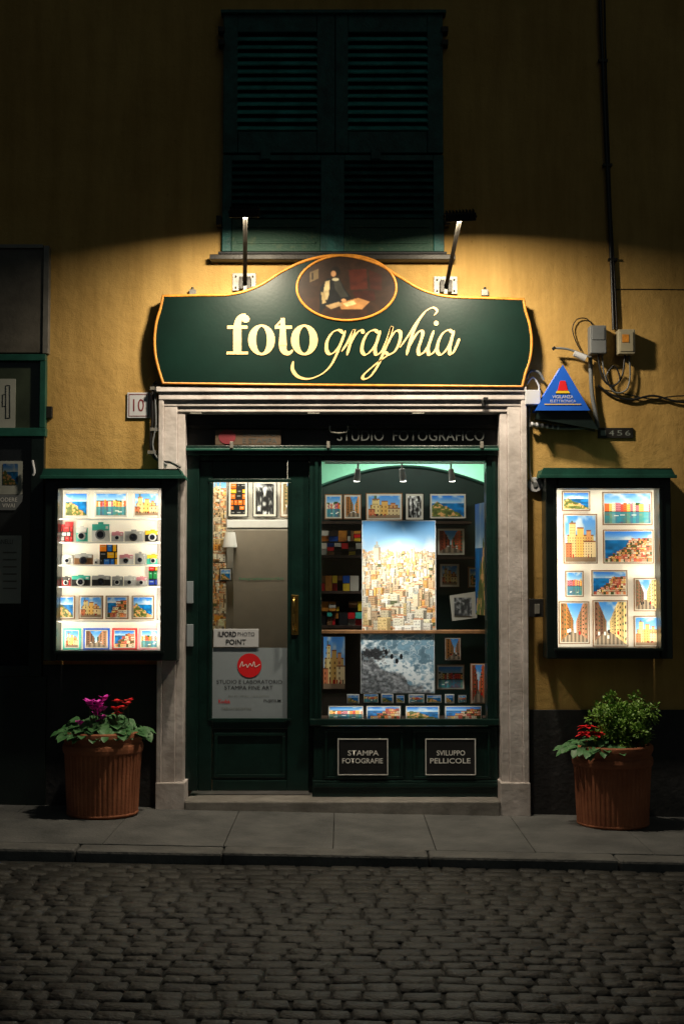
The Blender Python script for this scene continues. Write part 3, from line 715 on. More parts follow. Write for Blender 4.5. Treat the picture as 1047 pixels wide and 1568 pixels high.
# ================================================================ SHUTTERS
HZ = P(523, 236, -.05)[1]
def shutter(left):
    g = grp('window_shutter'); Y = -.05
    if left: xo, xi, ll, lr = 342, 512.5, 364, 485
    else: xo, xi, ll, lr = 678, 513.5, 533, 654
    a, c = min(xo, xi), max(xo, xi)
    f = MB()
    f.pbox(a, 20, ll, 234, Y, -.01); f.pbox(lr, 20, c, 234, Y, -.01)
    f.pbox(ll+.2, 20, lr-.2, 49, Y+.002, -.01); f.pbox(ll+.2, 201, lr-.2, 234, Y+.002, -.01)
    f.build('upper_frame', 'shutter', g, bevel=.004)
    sl = MB(); n = 12
    x0 = P(ll-1, 125, Y)[0]; x1 = P(lr+1, 125, Y)[0]
    for i in range(n):
        z = P(0, 52+(201-52)*(i+.5)/n, Y)[1]; rot = Matrix.Rotation(math.radians(42+R.uniform(-2.5, 2.5)), 4, 'X'); cc = Vector((0, -.034, z))
        sl.box(x0, x1, -.024, .024, -.0055, .0055, lambda p: rot @ p+cc)
    sl.build('upper_slats', 'slat_lit', g, bevel=.002)
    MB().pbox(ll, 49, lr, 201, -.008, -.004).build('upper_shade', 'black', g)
    # lower flap, hinged and pushed out at the foot
    ang = math.radians(3.2)
    hinge = Vector((0, -.05, HZ))
    rt = Matrix.Rotation(-ang, 4, 'X')
    def fl(p): return rt @ (p-hinge)+hinge
    b = MB()
    s0, s1 = (ll-9, lr+6) if left else (ll-6, lr+9)
    b.pbox(a-1, 237, s0, 387, Y, -.015, fl); b.pbox(s1, 237, c+1, 387, Y, -.015, fl)
    b.pbox(s0+.2, 237, s1-.2, 246, Y+.002, -.015, fl)
    b.build('flap_frame', 'shutter', g, bevel=.004)
    MB().pbox(s0+.2, 337, s1-.2, 387, Y+.002, -.015, fl).build('flap_bottom_rail', 'flap', g, bevel=.004)
    m2 = MB(); m2.pbox(s0+8, 347, s1-8, 350, Y-.006, Y+.001, fl); m2.pbox(s0+8, 372, s1-8, 375, Y-.006, Y+.001, fl); m2.build('flap_moulding', 'flap', g, bevel=.002)
    sl = MB(); n = 8; x0 = P(s0-1, 290, Y)[0]; x1 = P(s1+1, 290, Y)[0]
    for i in range(n):
        z = P(0, 247+(337-247)*(i+.5)/n, Y)[1]; rot = Matrix.Rotation(math.radians(42+R.uniform(-2.5, 2.5)), 4, 'X'); cc = Vector((0, -.034, z))
        sl.box(x0, x1, -.020, .020, -.005, .005, lambda p: fl(rot @ p+cc))
    sl.build('flap_slats', 'shutter', g, bevel=.002)
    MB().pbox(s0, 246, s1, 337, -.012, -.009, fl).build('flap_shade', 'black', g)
    hx = a-3 if left else c+3
    for yy in (40, 60): pbox('hinge', hx-5, yy, hx+5, yy+8, -.07, -.001, 'iron', g, .002)
    pbox('side_hook', (hx-8 if left else hx), 330, (hx if left else hx+8), 344, -.09, -.001, 'iron', g, .002)
    pbox('rail_hinge', ll+35, 228, ll+50, 243, -.062, -.052, 'shutter', g, .002)
    return g
shutter(True); shutter(False)
ws = grp('window_sill_bar', bd)
pbox('window_frame_head', 338, 14, 683, 19.5, -.075, -.001, 'shutter', ws, .004)
pbox('sill', 321, 389, 697, 397, -.10, -.001, 'iron', ws, .004)
pbox('sill_slate', 334, 385, 684, 388.6, -.09, -.001, 'plinth', ws, .004)

# ================================================================ SIGN
sg = grp('shop_sign')
YS = -.10
top = cat([(345, 452), (372, 447), (400, 436), (430, 417), (460, 402), (490, 393.5), (517, 391), (545, 394), (580, 405), (612, 424), (640, 441), (668, 451), (695, 455)], 5)
right = cat([(801, 458), (804, 475), (811, 500), (813.5, 525), (811, 550), (804, 572), (799, 592)], 4)
left = cat([(250, 587), (244, 568), (238.5, 545), (237, 520), (239.5, 495), (246, 472), (250, 453)], 4)
outl = [(300, 452.3)]+top+[(750, 456.6)]+right+[(660, 591), (520, 590), (380, 588.6)]+left
prism('sign_board', outl, YS, -.045, 'sign', sg)
tube('gilt_rim', [V(a, b, YS-.001) for a, b in outl], .0085, 'orange', sg, cyclic=True)
for x in (300, 523, 750): MB().box(P(x, 1, 0)[0]-.02, P(x, 1, 0)[0]+.02, -.044, -.001, P(x, 540)[1], P(x, 520)[1]).build('standoff', 'iron', sg)
cx, cy = 530.5, 440.5
x0, z0 = P(cx-75, cy+49, YS-.003); x1, z1 = P(cx+75, cy-49, YS-.003)
picm('oval_painting', painting(112, 168)*.85, x0, x1, z0, z1, YS-.003, sg, oval=True, sat=1.0)
tube('oval_rim', [V(cx+76*math.cos(t), cy+50*math.sin(t), YS-.004) for t in np.linspace(0, 2*math.pi, 64, endpoint=False)], .0075, 'orange', sg, cyclic=True)
vs = []; fs = []; YL = YS-.004
ribbon([(363.5, 541), (363.5, 505)], 12.5, YL, vs, fs)
ribbon(cat([(363.5, 506), (364, 496), (366.5, 488.5), (371, 484.5), (377, 483.5)], 6), lambda t, d: 12.5-6.5*t, YL, vs, fs)
ring(376.5, 488.5, 5.6, 5.6, .1, .1, YL, vs, fs)
ribbon([(347, 540.5), (380, 540.5)], 4.2, YL, vs, fs); ribbon([(348, 501), (379, 501)], 5, YL, vs, fs)
def O(cx):
    n = 48; LAY[0] += 1; Y = YL-.00015*(LAY[0] % 12); k = len(vs)
    for i in range(n):
        t = 2*math.pi*i/n; vs.append(V(cx+20.5*math.cos(t), 520.5+23.5*math.sin(t), Y)); vs.append(V(cx+8.3*math.cos(t), 520.5+20*math.sin(t), Y))
    for i in range(n):
        j = (i+1) % n; fs.append((k+2*i, k+2*i+1, k+2*j+1, k+2*j))
O(400.5); O(466)
ribbon([(433, 487), (433, 529)], lambda t, d: 6+6.5*min(1, t*3), YL, vs, fs)
ribbon(cat([(433, 527), (434, 536), (439, 540.5), (444, 540), (448, 536)], 6), lambda t, d: 12.5-10*t, YL, vs, fs)
ribbon([(421, 501), (447, 501)], 5, YL, vs, fs)
ribbon([(422, 500), (433, 488)], 2.5, YL, vs, fs)
mesh('lettering_foto', vs, fs, 'gold', sg)
vs = []; fs = []
nib = np.array([math.cos(math.radians(28)), -math.sin(math.radians(28))])
def pen(wmax=7.0, wmin=1.7):
    def f(t, d):
        cr = abs(d[0]*nib[1]-d[1]*nib[0]); e = min(1, min(t, 1-t)*9+.35)
        return (wmin+(wmax-wmin)*cr**1.5)*e
    return f
def S(pts, w=6.0): ribbon(cat(pts, 8), pen(w), YL, vs, fs)
S([(526, 511), (519, 505.5), (509, 509), (501, 522), (500, 536), (505, 542), (513, 538), (522, 525), (528, 508)])
S([(529, 506), (524, 520), (516, 541), (506, 560), (492, 573), (473, 580), (457, 577), (448, 566), (449, 553)], 5.5)
S([(523, 538), (531, 526), (538, 512), (542, 505), (539, 518), (535, 530), (531, 544)])
S([(533, 534), (540, 519), (548, 508), (554, 506), (556, 511)])
S([(580, 511), (573, 505.5), (563, 510), (556, 523), (554, 537), (559, 543), (567, 538), (576, 525), (581, 508)])
S([(582, 506), (578, 520), (574, 534), (576, 543), (583, 539), (590, 529)])
S([(584, 537), (592, 522), (600, 500), (596, 516), (587, 540), (577, 562), (566, 577), (557, 580), (556, 575), (565, 566), (582, 552), (600, 540)], 6)
S([(591, 531), (599, 515), (607, 506.5), (613, 510), (611, 525), (604, 538), (595, 543), (589, 538)])
S([(612, 532), (624, 515), (637, 494), (650, 478), (662, 471), (669, 476), (664, 483)], 4)
S([(650, 478), (640, 492), (631, 512), (622, 544)], 6.2)
S([(625, 534), (633, 518), (642, 507), (647, 510), (644, 522), (640, 535), (642, 543), (649, 539), (656, 528)])
S([(664, 506), (659, 520), (655, 534), (657, 543), (664, 539), (671, 528)])
ring(667.5, 495, 3.6, 3.8, .1, .1, YL, vs, fs)
S([(694, 511), (687, 505.5), (678, 510), (671, 523), (669, 537), (674, 543), (681, 538), (689, 525), (694, 508)])
S([(695, 506), (691, 520), (688, 534), (689, 542), (694, 539), (700, 526), (703, 518)])
mesh('lettering_graphia', vs, fs, 'gold', sg)

# ================================================================ FLOODLIGHTS
def flood(cx, cy, bx, by, roll):
    g = grp('floodlight'); YLp = -.72
    c = V(cx, cy, YLp)
    rot = Matrix.Rotation(math.radians(20), 4, 'X') @ Matrix.Rotation(math.radians(roll), 4, 'Y')
    def fn(p): return rot @ p+c
    b = MB(); b.box(-.080, .080, -.055, .055, 0, .03, fn)
    for i in range(9): x = -.075+i*.01875; b.box(x-.003, x+.003, -.045, .045, .0305, .046, fn)
    b.box(-.085, .085, -.061, -.0555, -.014, .03, fn); b.box(-.085, .085, .0555, .061, -.014, .03, fn)
    b.box(-.086, -.0805, -.055, .055, -.014, .03, fn); b.box(.0805, .086, -.055, .055, -.014, .03, fn)
    b.build('housing', 'black', g, bevel=.002)
    MB().box(-.078, .078, -.052, .052, -.004, -.0005, fn).build('lens', 'lamp', g)
    e = V(bx, by, -.04)
    k = MB(); k.cyl(e, c+Vector((0, .04, -.005)), .013, n=10); k.build('arm', 'armpaint', g)
    k = MB(); k.cyl(c+Vector((-.095, 0, .01)), c+Vector((.095, 0, .01)), .007, n=8); k.build('yoke', 'armpaint', g)
    pbox('bracket_plate', bx-19, by-14, bx+17, by+13, -.02, -.001, 'steel', g, .002)
    q = MB(); q.pbox(bx-9, by-9, bx-3, by+10, -.07, -.021); q.pbox(bx+3, by-9, bx+9, by+10, -.07, -.021); q.build('bracket_jaws', 'iron', g, bevel=.002)
    k = MB()
    for dx in (-14, 12):
        for dy in (-9, 8): k.cyl(V(bx+dx, by+dy, -.03), V(bx+dx, by+dy, -.02), .006, n=8)
    k.build('bolts', 'iron', g)
    o = area('flood_lamp', fn(Vector((0, 0, -.016))), fn(Vector((0, 0, -1))), .15, .10, 38, (1, .86, .63), g, spread=158)
    return g
flood(375, 328, 375, 432, 0); flood(704, 334, 683, 437, -3)

# ================================================================ DISPLAY CASES
def case(l, r, t, b, il, ir, itp, ib, cap):
    g = grp('display_case'); Y = -.17; yb = -.001
    f = MB(); f.pbox(l, t, il, b, Y, yb); f.pbox(ir, t, r, b, Y, yb); f.pbox(il+.1, t, ir-.1, itp, Y+.002, yb); f.pbox(il+.1, ib, ir-.1, b, Y+.002, yb)
    f.build('case_frame', 'darkgreen', g, bevel=.006)
    q = MB(); q.pbox(il-5, itp-5, ir+5, itp-.5, Y-.01, Y-.001); q.pbox(il-5, ib+.5, ir+5, ib+5, Y-.01, Y-.001); q.pbox(il-5, itp-.3, il-.5, ib+.3, Y-.01, Y-.001); q.pbox(ir+.5, itp-.3, ir+5, ib+.3, Y-.01, Y-.001)
    q.build('glazing_bead', 'darkgreen', g, bevel=.003)
    x0, x1 = cap
    prism('sloped_cap', [(x0, t), (x0+5, t-13), (x1-7, t-13), (x1, t)], Y-.04, -.001, 'capgreen', g, .003)
    pbox('cap_lip', x0-2, t-3, x1+2, t+2, Y-.055, Y-.041, 'capgreen', g, .002)
    pbox('light_panel', il-3, itp-3, ir+3, ib+3, -.03, -.015, 'back', g)
    pbox('front_glass', il, itp, ir, ib, Y+.012, Y+.015, 'glass', g)
    cxm = (il+ir)/2; wd = (ir-il)/252*.95; cym = (itp+ib)/2; hh = (ib-itp)/252*.92
    a = V(cxm, itp+3, -.148); area('led_top', a, a+Vector((0, .035, -.2)), wd, .012, 1.4, (1, .88, .70), g)
    a = V(cxm, ib-3, -.148); area('led_bottom', a, a+Vector((0, .035, .2)), wd, .012, 1.4, (1, .88, .70), g)
    for xx, s in ((il+2.5, 1), (ir-2.5, -1)):  # side fills added to even out the light on the contents
        a = V(xx, cym, -.146); area('side_fill', a, a+Vector((.2*s, .09, 0)), .012, hh, 2.3, (1, .88, .70), g, up='Y')
    return g
lc = case(68, 272, 731, 1012, 88, 246, 748, 996, (63, 281))
rc = case(836, 1028, 730, 1009, 853, 1010, 748, 992, (827, 1034))
YB = -.06
for a, b, c, d_, ar in ((98, 753, 136, 792, coast(22, 22, 101)), (145, 753, 196, 792, harbour(22, 30, 102)), (204, 753, 245, 792, church(22, 24, 103)),
                       (89, 912, 115, 948, coast(22, 16, 104)), (121, 912, 158, 948, church(22, 22, 105)), (162, 912, 197, 948, village(22, 22, 106)), (202, 912, 236, 948, coast(22, 22, 107)),
                       (97, 962, 124, 995, church(22, 18, 108)), (128, 962, 168, 995, street(22, 26, 109)), (172, 962, 210, 995, village(22, 24, 110)), (213, 962, 246, 995, harbour(22, 20, 111))):
    fm = {97: 'teal', 128: 'blue', 172: 'red', 213: 'pink'}.get(a, 'white' if b < 800 else 'wood')
    framed('p', ar, a, b, c, d_, YB, lc, 2.6 if b > 950 else 1.4, fm, 1.6)
for yy in (794, 830, 865, 898, 951): pbox('glass_shelf', 87, yy, 247, yy+1.6, -.12, -.032, 'white', lc)
acc = {}
def A(m): return acc.setdefault(m, MB())
def camera_item(x, y1, w, h, body, topc=None, lens=.30, lensm='silver', cy=.5):
    A(body).pbox(x, y1-h, x+w, y1-.3, YB, YB+.025)
    if topc: A(topc).pbox(x+.5, y1-h*1.0-1.0, x+w-.5, y1-h*.66, YB-.002, YB+.023)
    A(topc or body).pbox(x+w*.36, y1-h*1.16, x+w*.64, y1-h-.1, YB+.003, YB+.022)
    r = h*lens/252; c = V(x+w*cy, y1-h*.42, YB)
    A(lensm).cyl(c+Vector((0, -.001, 0)), c+Vector((0, -.014, 0)), r); A('lens').cyl(c+Vector((0, -.0145, 0)), c+Vector((0, -.0155, 0)), r*.68)
    A('white').pbox(x+w*.78, y1-h*.92, x+w*.92, y1-h*.76, YB-.004, YB-.0025)
A('red').pbox(88, 803, 99, 829.5, YB, YB+.03); A('red').pbox(100, 799, 112, 829.5, YB+.005, YB+.03)
pic('box_art', packs(14, 14, 5, [(.8, .1, .1), (.9, .9, .9), (.9, .2, .2)]), 89, 806, 111, 828, YB-.003, lc)
camera_item(117, 829.5, 17, 21, 'teal', 'white'); camera_item(141, 829.5, 27, 26, 'white', 'teal', .3, 'greyplastic'); camera_item(171, 829.5, 18, 14, 'silver', 'pink'); camera_item(191, 829.5, 28, 16, 'silver', None, .38, 'black'); camera_item(222, 829.5, 24, 16, 'black', 'yellow', .38)
camera_item(95, 864.5, 17, 14, 'white', 'silver'); camera_item(114, 864.5, 28, 15, 'wood', 'silver', .40, 'black'); camera_item(144, 864.5, 8, 8, 'white')
camera_item(183, 864.5, 21, 14, 'white', 'pink', .38, 'silver'); camera_item(207, 864.5, 16, 17, 'silver', None); camera_item(225, 864.5, 20, 14, 'teal', 'yellow')
pic('box_art', packs(18, 16, 9, [(.95, .75, .1), (.2, .5, .8), (.95, .6, .1), (.15, .15, .15)]), 153, 834, 180, 864.5, YB-.004, lc)
camera_item(95, 897.5, 13, 13, 'red', 'black'); camera_item(110, 897.5, 28, 15, 'black', 'teal', .40); camera_item(141, 897.5, 28, 15, 'black', 'silver', .40, 'iron'); camera_item(172, 897.5, 16, 14, 'greyplastic', 'silver'); camera_item(190, 897.5, 18, 14, 'silver', 'white'); camera_item(209, 897.5, 16, 13, 'silver', 'pink')
pic('box_art', packs(16, 9, 19), 228, 868, 241, 897, YB-.003, lc)
for k, b in acc.items(): b.build('cameras_'+k, k, lc, bevel=.0015)
for i, (a, b, c, d_, fn_) in enumerate(((860, 752, 903, 782, coast), (922, 753, 998, 804, harbour), (862, 787, 914, 863, church), (923, 811, 1000, 863, village), (865, 874, 893, 914, harbour),
                       (905, 873, 960, 913, village), (855, 921, 902, 986, street), (907, 919, 961, 990, street), (970, 885, 1007, 936, street), (970, 943, 1010, 991, church))):
    h_ = int((d_-b)*.9); w_ = int((c-a)*.9)
    framed('p', fn_(h_, w_, 130+i), a, b, c, d_, -.055, rc, 1.4, 'wood', 1.4)

# ================================================================ WALL FITTINGS
hn = grp('house_number_plate'); pbox('plate', 195, 601, 231, 640, -.014, -.001, 'plate', hn, .002)
text('digits', '10', 204, 611, 221, 630, -.0155, 'inkwine', hn)
for a, b, c, e in ((197.5, 603.5, 228.5, 604.5), (197.5, 636.5, 228.5, 637.5), (197.5, 604.7, 198.5, 636.3), (227.5, 604.7, 228.5, 636.3)): pbox('line', a, b, c, e, -.0155, -.0142, 'inkwine', hn)
n2 = grp('street_number_plate'); pbox('plate', 915, 655, 969, 671, -.012, -.001, 'iron', n2, .002)
for i, ch in enumerate('1456'): text('digit', ch, 919+i*12.5, 659, 927+i*12.5, 667, -.0135, 'greytext', n2)
# alarm siren
al = grp('alarm_siren_box')
prism('housing', [(861, 561), (821, 627), (900, 627)], -.16, -.04, 'blue', al, .006)
prism('base_tray', [(824, 628.5), (898, 628.5), (914, 657), (822, 640)], -.13, -.03, 'darkgreen', al, .004)
a_ = []; b_ = []; ribbon([(833, 619), (889, 619)], 1.3, -.163, a_, b_); mesh('stripe', a_, b_, 'yellow', al)
prism('siren_symbol', [(857, 583), (865, 583), (869, 598), (853, 598)], -.165, -.161, 'red', al); prism('siren_base', [(852, 598.5), (870, 598.5), (872, 602), (850, 602)], -.165, -.161, 'yellow', al)
text('alarm_text', 'VIGILANZA', 845, 605, 877, 610, -.164, 'plate', al, .01); text('alarm_text_low', 'ELETTRONICA', 842, 612, 881, 616, -.164, 'plate', al)
pbox('wall_bracket', 852, 610, 872, 650, -.039, -.001, 'greyplastic', al)
j = grp('junction_box'); pbox('body', 903, 498, 928, 541, -.09, -.001, 'greyplastic', j, .006); pbox('lid', 906, 501, 925, 520, -.095, -.091, 'greyplastic', j, .003)
j = grp('junction_box'); pbox('body', 946, 504, 972, 542, -.09, -.001, 'beigeplastic', j, .006); pbox('lid', 949, 508, 969, 538, -.095, -.091, 'beigeplastic', j, .003); pbox('label', 952, 512, 962, 524, -.098, -.0955, 'orange', j)
j = grp('junction_box'); pbox('body', 804, 597, 827, 619, -.10, -.001, 'plate', j, .004)
sc_ = grp('security_camera')
ptube('arm', [(845, 533), (870, 535), (903, 547)], .007, 'greyplastic', sc_, Y=-.06)
MB().cyl(V(878, 541, -.08), V(896, 549, -.08), .018, .022).build('camera_body', 'plate', sc_)
MB().cyl(V(846, 532, -.08), V(849, 535, -.08), .012).build('arm_end', 'black', sc_)
cb = grp('wall_cables')
ptube('main_cable', [(914, -260), (918, 0), (922, 100), (927, 220), (932, 330), (936, 420), (939, 505)], .011, 'black', cb)
ptube('second_cable', [(922, -260), (925, 0), (927, 100), (931, 220), (935, 330), (940, 420), (944, 505)], .006, 'iron', cb)
ptube('loop', [(915, 541), (918, 565), (926, 585), (940, 590), (952, 575), (956, 543)], .006, 'black', cb, Y=-.05)
ptube('loop', [(921, 541), (925, 575), (940, 600), (958, 597), (964, 575), (962, 543)], .005, 'greyplastic', cb, Y=-.04)
ptube('loop', [(938, 560), (928, 575), (935, 592), (948, 582), (944, 565), (938, 560)], .005, 'black', cb, Y=-.06)
ptube('run_right', [(915, 590), (935, 604), (965, 612), (1000, 606), (1047, 616), (1150, 612), (1400, 618)], .007, 'black', cb)
ptube('run_right_thin', [(925, 597), (960, 604), (1000, 611), (1047, 606), (1200, 606)], .004, 'iron', cb)
ptube('thin_wire', [(907, 498), (897, 488), (883, 489), (876, 502), (880, 520), (889, 538)], .0035, 'iron', cb)
ptube('wall_crack', [(941, 443), (1000, 443), (1100, 444), (1300, 444)], .003, 'iron', cb, Y=-.004)  # thin dark tube standing in for a crack across the wall
ptube('pipe', [(903, 546), (904, 575), (906, 605), (911, 632), (915, 655)], .013, 'greyplastic', cb, Y=-.04)
ptube('conduit', [(812, 650), (830, 652), (850, 655), (885, 655), (912, 652)], .012, 'greyplastic', cb, Y=-.05)
for i in range(6): ptube('conduit_ring', [(812+i*8, 650+i*.8), (815+i*8, 650.3+i*.8)], .016, 'plate', cb, Y=-.05)
ptube('sign_feed', [(805, 580), (812, 568), (824, 570), (832, 582)], .008, 'greyplastic', cb, Y=-.05)
ptube('sign_feed', [(806, 588), (815, 578), (824, 590), (824, 600)], .006, 'plate', cb, Y=-.04)
ptube('drop_right', [(810, 620), (809, 680), (811, 725), (815, 738)], .007, 'steel', cb, Y=-.03)
ptube('left_conduit', [(240, 584), (234, 596), (234, 640), (231, 672), (233, 695), (245, 706), (262, 708), (277, 716)], .009, 'black', cb, Y=-.05)
ptube('left_conduit', [(243, 588), (238, 600), (239, 650), (234, 680), (240, 700), (256, 712)], .006, 'greyplastic', cb, Y=-.06)
for x, y_ in ((236, 592), (236, 655), (232, 690)): pbox('clip', x-6, y_, x+7, y_+5, -.065, -.001, 'steel', cb, .001)
for x, y_ in ((921, 90), (928, 250), (936, 395)): pbox('clip', x-5, y_, x+9, y_+4, -.03, -.001, 'iron', cb, .001)
wd = grp('wall_disc_cover'); MB().cyl(V(819, 742, -.03), V(819, 742, -.001), .046, n=28).build('disc', 'plate', wd, bevel=.003); MB().cyl(V(819, 742, -.036), V(819, 742, -.031), .015, n=16).build('knob', 'greyplastic', wd)
lk = grp('lock_box'); pbox('body', 810, 917, 832, 945, -.10, -.076, 'iron', lk, .003); pbox('keyhole_cover', 818, 925, 826, 940, -.105, -.101, 'steel', lk, .002)
bp_ = grp('doorbell'); pbox('body', 737, 612, 743, 622, -.10, -.081, 'black', bp_, .002); pbox('body_arm', 740, 608, 747, 613, -.12, -.081, 'black', bp_, .002)
for nm, x in (('sign_fixing', 295), ('sign_fixing', 742)):
    s_ = grp(nm); pbox('tab', x-5, 443, x+5, 452, -.03, -.001, 'steel', s_, .001); MB().cyl(V(x, 440, -.02), V(x, 444, -.02), .008, n=8).build('bolt', 'iron', s_)

# ================================================================ NEIGHBOURING SHOPFRONT (left)
nb = grp('neighbouring_shopfront')
pbox('marble_slab', -200, 380, 66, 540, -.045, -.001, 'marble', nb, .003)
pbox('slab_edge', 66.3, 376, 75, 541, -.055, -.001, 'steel', nb, .002)
pbox('slab_top', -200, 374, 66, 379.7, -.06, -.001, 'steel', nb, .002)
q = MB(); q.pbox(-200, 542, 70, 552, -.06, -.001); q.pbox(61, 552.3, 70, 654.7, -.055, -.001); q.pbox(-200, 655, 70, 668, -.06, -.001); q.pbox(-60, 552.3, -50, 654.7, -.055, -.001); q.build('green_frame', 'capgreen', nb, bevel=.003)
q = MB(); q.pbox(46, 668.3, 66, 1036, -.05, -.001); q.pbox(-200, 1020, 45.7, 1036, -.045, -.001); q.pbox(-200, 1036.3, 70, 1260, -.04, -.001); q.pbox(-60, 668.3, -45, 1019.7, -.045, -.001); q.build('dark_frame', 'darkgreen', nb, bevel=.003)
pbox('upper_pane', -200, 552, 61, 655, -.02, -.002, mat('dim_pane', (.035, .045, .028), .12, bump=0), nb)
pbox('lower_pane', -200, 668, 46, 1020, -.015, -.002, mat('dark_pane', (.012, .014, .016), .1, bump=0), nb)
pbox('paper', -10, 580, 24, 655, -.026, -.021, 'paper', nb)
ptube('paper_drawing', [(10, 590), (10, 640), (16, 640), (16, 590), (10, 590)], .002, 'ink', nb, Y=-.028, sm=1)
ptube('paper_drawing', [(10, 604), (5, 604), (5, 622), (10, 622)], .002, 'ink', nb, Y=-.028, sm=1)
pbox('poster', 0, 706, 35, 757, -.022, -.016, 'paper', nb); pic('poster_print', coast(18, 14, 201)*.6, 5, 710, 28, 742, -.025, nb)
prism('arrow_poster', [(-10, 757.5), (36, 757.5), (34, 768), (24, 781), (-10, 781)], -.022, -.016, 'greyplastic', nb)
text('poster_text', 'ODERE\nVIVAI', 1, 762, 27, 777, -.0235, 'white', nb)
pbox('hours_notice', -30, 820, 33, 924, -.022, -.016, 'paper', nb); text('hours_text', 'GIANELLI', -10, 826, 20, 833, -.0235, 'ink', nb)
for k in range(6): pbox('hours_line', 5, 845+k*11, 26, 847+k*11, -.0245, -.0225, 'marble', nb)
ptube('door_latch', [(50, 705), (53, 722), (51, 728)], .008, 'plate', nb, Y=-.07)
pbox('wall_tap', 70, 622, 80, 640, -.03, -.001, 'iron', nb, .003)

# ================================================================ POTS AND PLANTS
def pot(cx, cy, h, r):
    g = grp('flower_pot'); z0 = gz(cx)+.002
    prof = [(0, .0), (.86, .0), (.90, .02), (.90, .03), (.885, .04), (.90, .2), (.925, .5), (.955, .74), (.985, .745), (1.0, .76), (1.01, .80), (1.0, .84), (.965, .86), (.965, .89), (.985, .90), (1.015, .94), (1.01, .985), (.98, 1.0), (.92, 1.0), (.90, .97), (.89, .88)]
    n = 288; vs = []; fs = []
    for i, (rr, zz) in enumerate(prof):
        for k in range(n):
            t = 2*math.pi*k/n; ra = r*rr
            if .04 <= zz <= .74: ra += .0022*(1 if (k//3) % 2 else -1)*(.6 if zz < .3 else 1)
            vs.append((cx+ra*math.cos(t), cy+ra*math.sin(t), z0+h*zz))
    for i in range(len(prof)-1):
        for k in range(n):
            k2 = (k+1) % n; fs.append((i*n+k, i*n+k2, (i+1)*n+k2, (i+1)*n+k))
    mesh('pot_body', vs, fs, 'terra', g, smooth=False)
    MB().cyl((cx, cy, z0+h*.85), (cx, cy, z0+h*.93), r*.9, n=40).build('soil', 'soil', g)
    return g, z0+h*.93
def leafpoly(c, d, up, L, W, vs, fs, fold=.15):
    d = d.normalized(); s = d.cross(up); s = s.normalized() if s.length > 1e-4 else Vector((1, 0, 0)); nrm = s.cross(d)
    k = len(vs)
    pr = [(0, 0), (.22, .42), (.5, .5), (.8, .3), (1, 0)]
    for t, w in pr:
        m_ = c+d*L*t-nrm*(t*t*L*.25)
        vs.append(m_); vs.append(m_+s*W*w+nrm*fold*W*w*2); vs.append(m_-s*W*w+nrm*fold*W*w*2)
    for i in range(4):
        a = k+3*i; fs.append((a, a+3, a+4, a+1)); fs.append((a, a+2, a+5, a+3))
def foliage(name, g, cx, cy, cz, rx, rz, n, L, W, m, stems=True, lo=.0):
    vs = []; fs = []; st = MB()
    for i in range(n):
        t = R.uniform(0, 2*math.pi); rr = math.sqrt(R.random()); h = R.random()
        p = Vector((cx+rx*rr*math.cos(t), cy+rx*.85*rr*math.sin(t), cz+lo+rz*(1-rr*rr*.8)*(.35+.65*h)))
        d = Vector((math.cos(t)+R.uniform(-.5, .5), math.sin(t)+R.uniform(-.5, .5), R.uniform(-.55, .2)))
        s = R.uniform(.65, 1.2); leafpoly(p, d, Vector((0, -.25, 1)), L*s, W*s, vs, fs)
        if stems and i % 2 == 0: st.cyl((cx+(p.x-cx)*.3, cy+(p.y-cy)*.3, cz-.02), p, .003, .002, 5)
    mesh(name, vs, fs, m, g, smooth=True)
    if stems: st.build(name+'_stems', 'stem', g)
def flower(c, r, m, g, n=6, up=.5, nm='flower'):
    vs = []; fs = []
    for i in range(n):
        t = 2*math.pi*i/n+R.random(); d = Vector((math.cos(t), math.sin(t), up+R.uniform(-.3, .3)))
        leafpoly(c, d, Vector((0, 0, 1)), r*R.uniform(.8, 1.2), r*.75, vs, fs)
    mesh(nm, vs, fs, m, g, smooth=True)
# left pot
pc_ = P(158, 1180, -.28)
g, zt = pot(pc_[0], -.28, .485, .232)
foliage('leaves', g, pc_[0], -.28, zt, .24, .13, 240, .065, .065, 'leafA')
foliage('skirt_leaves', g, pc_[0], -.30, zt+.015, .26, .035, 70, .06, .06, 'leafA', False)
for i in range(16):
    c = Vector((pc_[0]-.035+R.uniform(-.07, .07), -.40+R.uniform(-.07, .05), zt+R.uniform(.06, .24)))
    flower(c, .044, 'magenta', g, 5, 1.4, 'magenta_flower'); MB().cyl((c.x*.98+pc_[0]*.02, -.30, zt), c, .002, n=5).build('flower_stem', 'stem', g)
for i in range(7):
    c = Vector((pc_[0]+.12+R.uniform(-.05, .05), -.37+R.uniform(-.05, .05), zt+R.uniform(.12, .20)))
    flower(c, .040, 'redpetal', g, 6, .9, 'red_flower'); MB().cyl((c.x, -.30, zt), c, .002, n=5).build('flower_stem', 'stem', g)
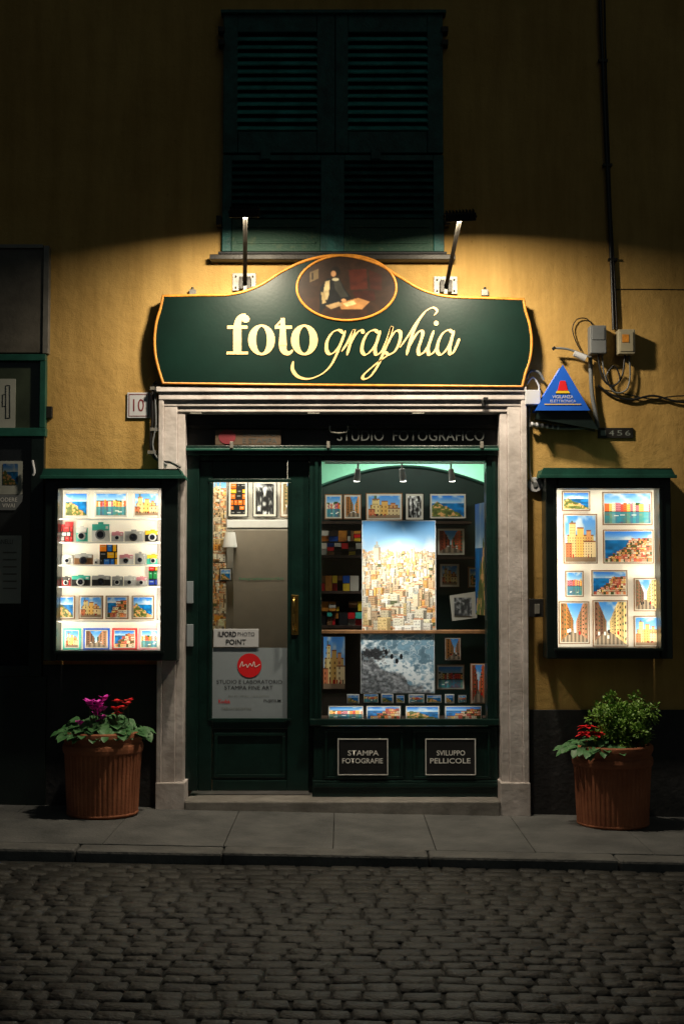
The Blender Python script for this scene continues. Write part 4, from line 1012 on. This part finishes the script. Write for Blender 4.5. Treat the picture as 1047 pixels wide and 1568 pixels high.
# right pot
pc_ = P(937, 1200, -.30)
g, zt = pot(pc_[0], -.30, .465, .232)
foliage('leaves', g, pc_[0]-.09, -.34, zt, .19, .08, 140, .07, .055, 'leafA')
vs = []; fs = []; st = MB()
cl = [Vector((pc_[0]+.06+R.gauss(0, .085), -.30+R.gauss(0, .075), zt+.05+abs(R.gauss(.09, .08)))) for _ in range(74)]
for c in cl:
    if c.z > zt+.30: c.z = zt+R.uniform(.2, .29)
    c.x = min(max(c.x, pc_[0]-.10), pc_[0]+.22)
    st.cyl((pc_[0]+.05+(c.x-pc_[0]-.05)*.2, -.28, zt-.02), c, .004, .002, 5); rr = R.uniform(.025, .045)
    for i in range(60):
        d = Vector((R.gauss(0, 1), R.gauss(0, 1), R.gauss(.2, 1))).normalized()
        leafpoly(c+d*rr*R.uniform(.3, 1.15), d+Vector((0, 0, .3)), Vector((R.uniform(-1, 1), R.uniform(-1, 1), 1)), R.uniform(.014, .025), .013, vs, fs)
mesh('shrub_leaves', vs, fs, 'leafB', g, smooth=True); st.build('shrub_stems', 'stem', g)
for i in range(7):
    c = Vector((pc_[0]-.155+R.uniform(-.05, .05), -.42+R.uniform(-.04, .04), zt+R.uniform(.09, .14)))
    flower(c, .055, 'redpetal', g, 8, .2, 'red_flower')

# ================================================================ LIGHT OF THE NIGHT
wrld = bpy.data.worlds.new('World'); sc.world = wrld; wrld.use_nodes = True
nt = wrld.node_tree; bg = nt.nodes['Background']; sk = nt.nodes.new('ShaderNodeTexSky'); sk.sky_type = 'NISHITA'; sk.sun_disc = False
EL, AZ = math.radians(38), math.radians(155)
sk.sun_elevation = EL; sk.sun_rotation = AZ
nt.links.new(sk.outputs['Color'], bg.inputs['Color']); bg.inputs['Strength'].default_value = 0.0052
sl = bpy.data.lights.new('sun', 'SUN'); sl.energy = .026; sl.angle = math.radians(25); sl.color = (.62, 1, .42)
so = bpy.data.objects.new('sun', sl); col.objects.link(so)
dirv = Vector((math.sin(AZ)*math.cos(EL), math.cos(AZ)*math.cos(EL), math.sin(EL)))
so.rotation_euler = dirv.to_track_quat('Z', 'Y').to_euler(); so.location = dirv*20

# ================================================================ CAMERA
cd = bpy.data.cameras.new('camera'); cd.sensor_fit = 'VERTICAL'; cd.sensor_height = 36; cd.sensor_width = 24; cd.lens = 36*F/1568; cd.clip_end = 500
co = bpy.data.objects.new('camera', cd); col.objects.link(co); co.location = (0, -D, H); co.rotation_euler = (math.radians(90)+TH, 0, 0)
sc.camera = co

# put every parent empty at the middle of what it carries
bpy.context.view_layer.update()
def desc(o):
    for c in o.children:
        yield c; yield from desc(c)
for e in [o for o in bpy.data.objects if o.type == 'EMPTY' and o.parent is None]:
    pts = []
    for c in desc(e):
        if c.type in ('MESH', 'CURVE'): pts += [c.matrix_world @ Vector(b) for b in c.bound_box]
    if not pts: continue
    lo = Vector([min(p[i] for p in pts) for i in range(3)]); hi = Vector([max(p[i] for p in pts) for i in range(3)])
    ctr = (lo+hi)/2; ctr.z = lo.z; e.location = ctr
    for c in e.children: c.matrix_parent_inverse = Matrix.Translation(-ctr)
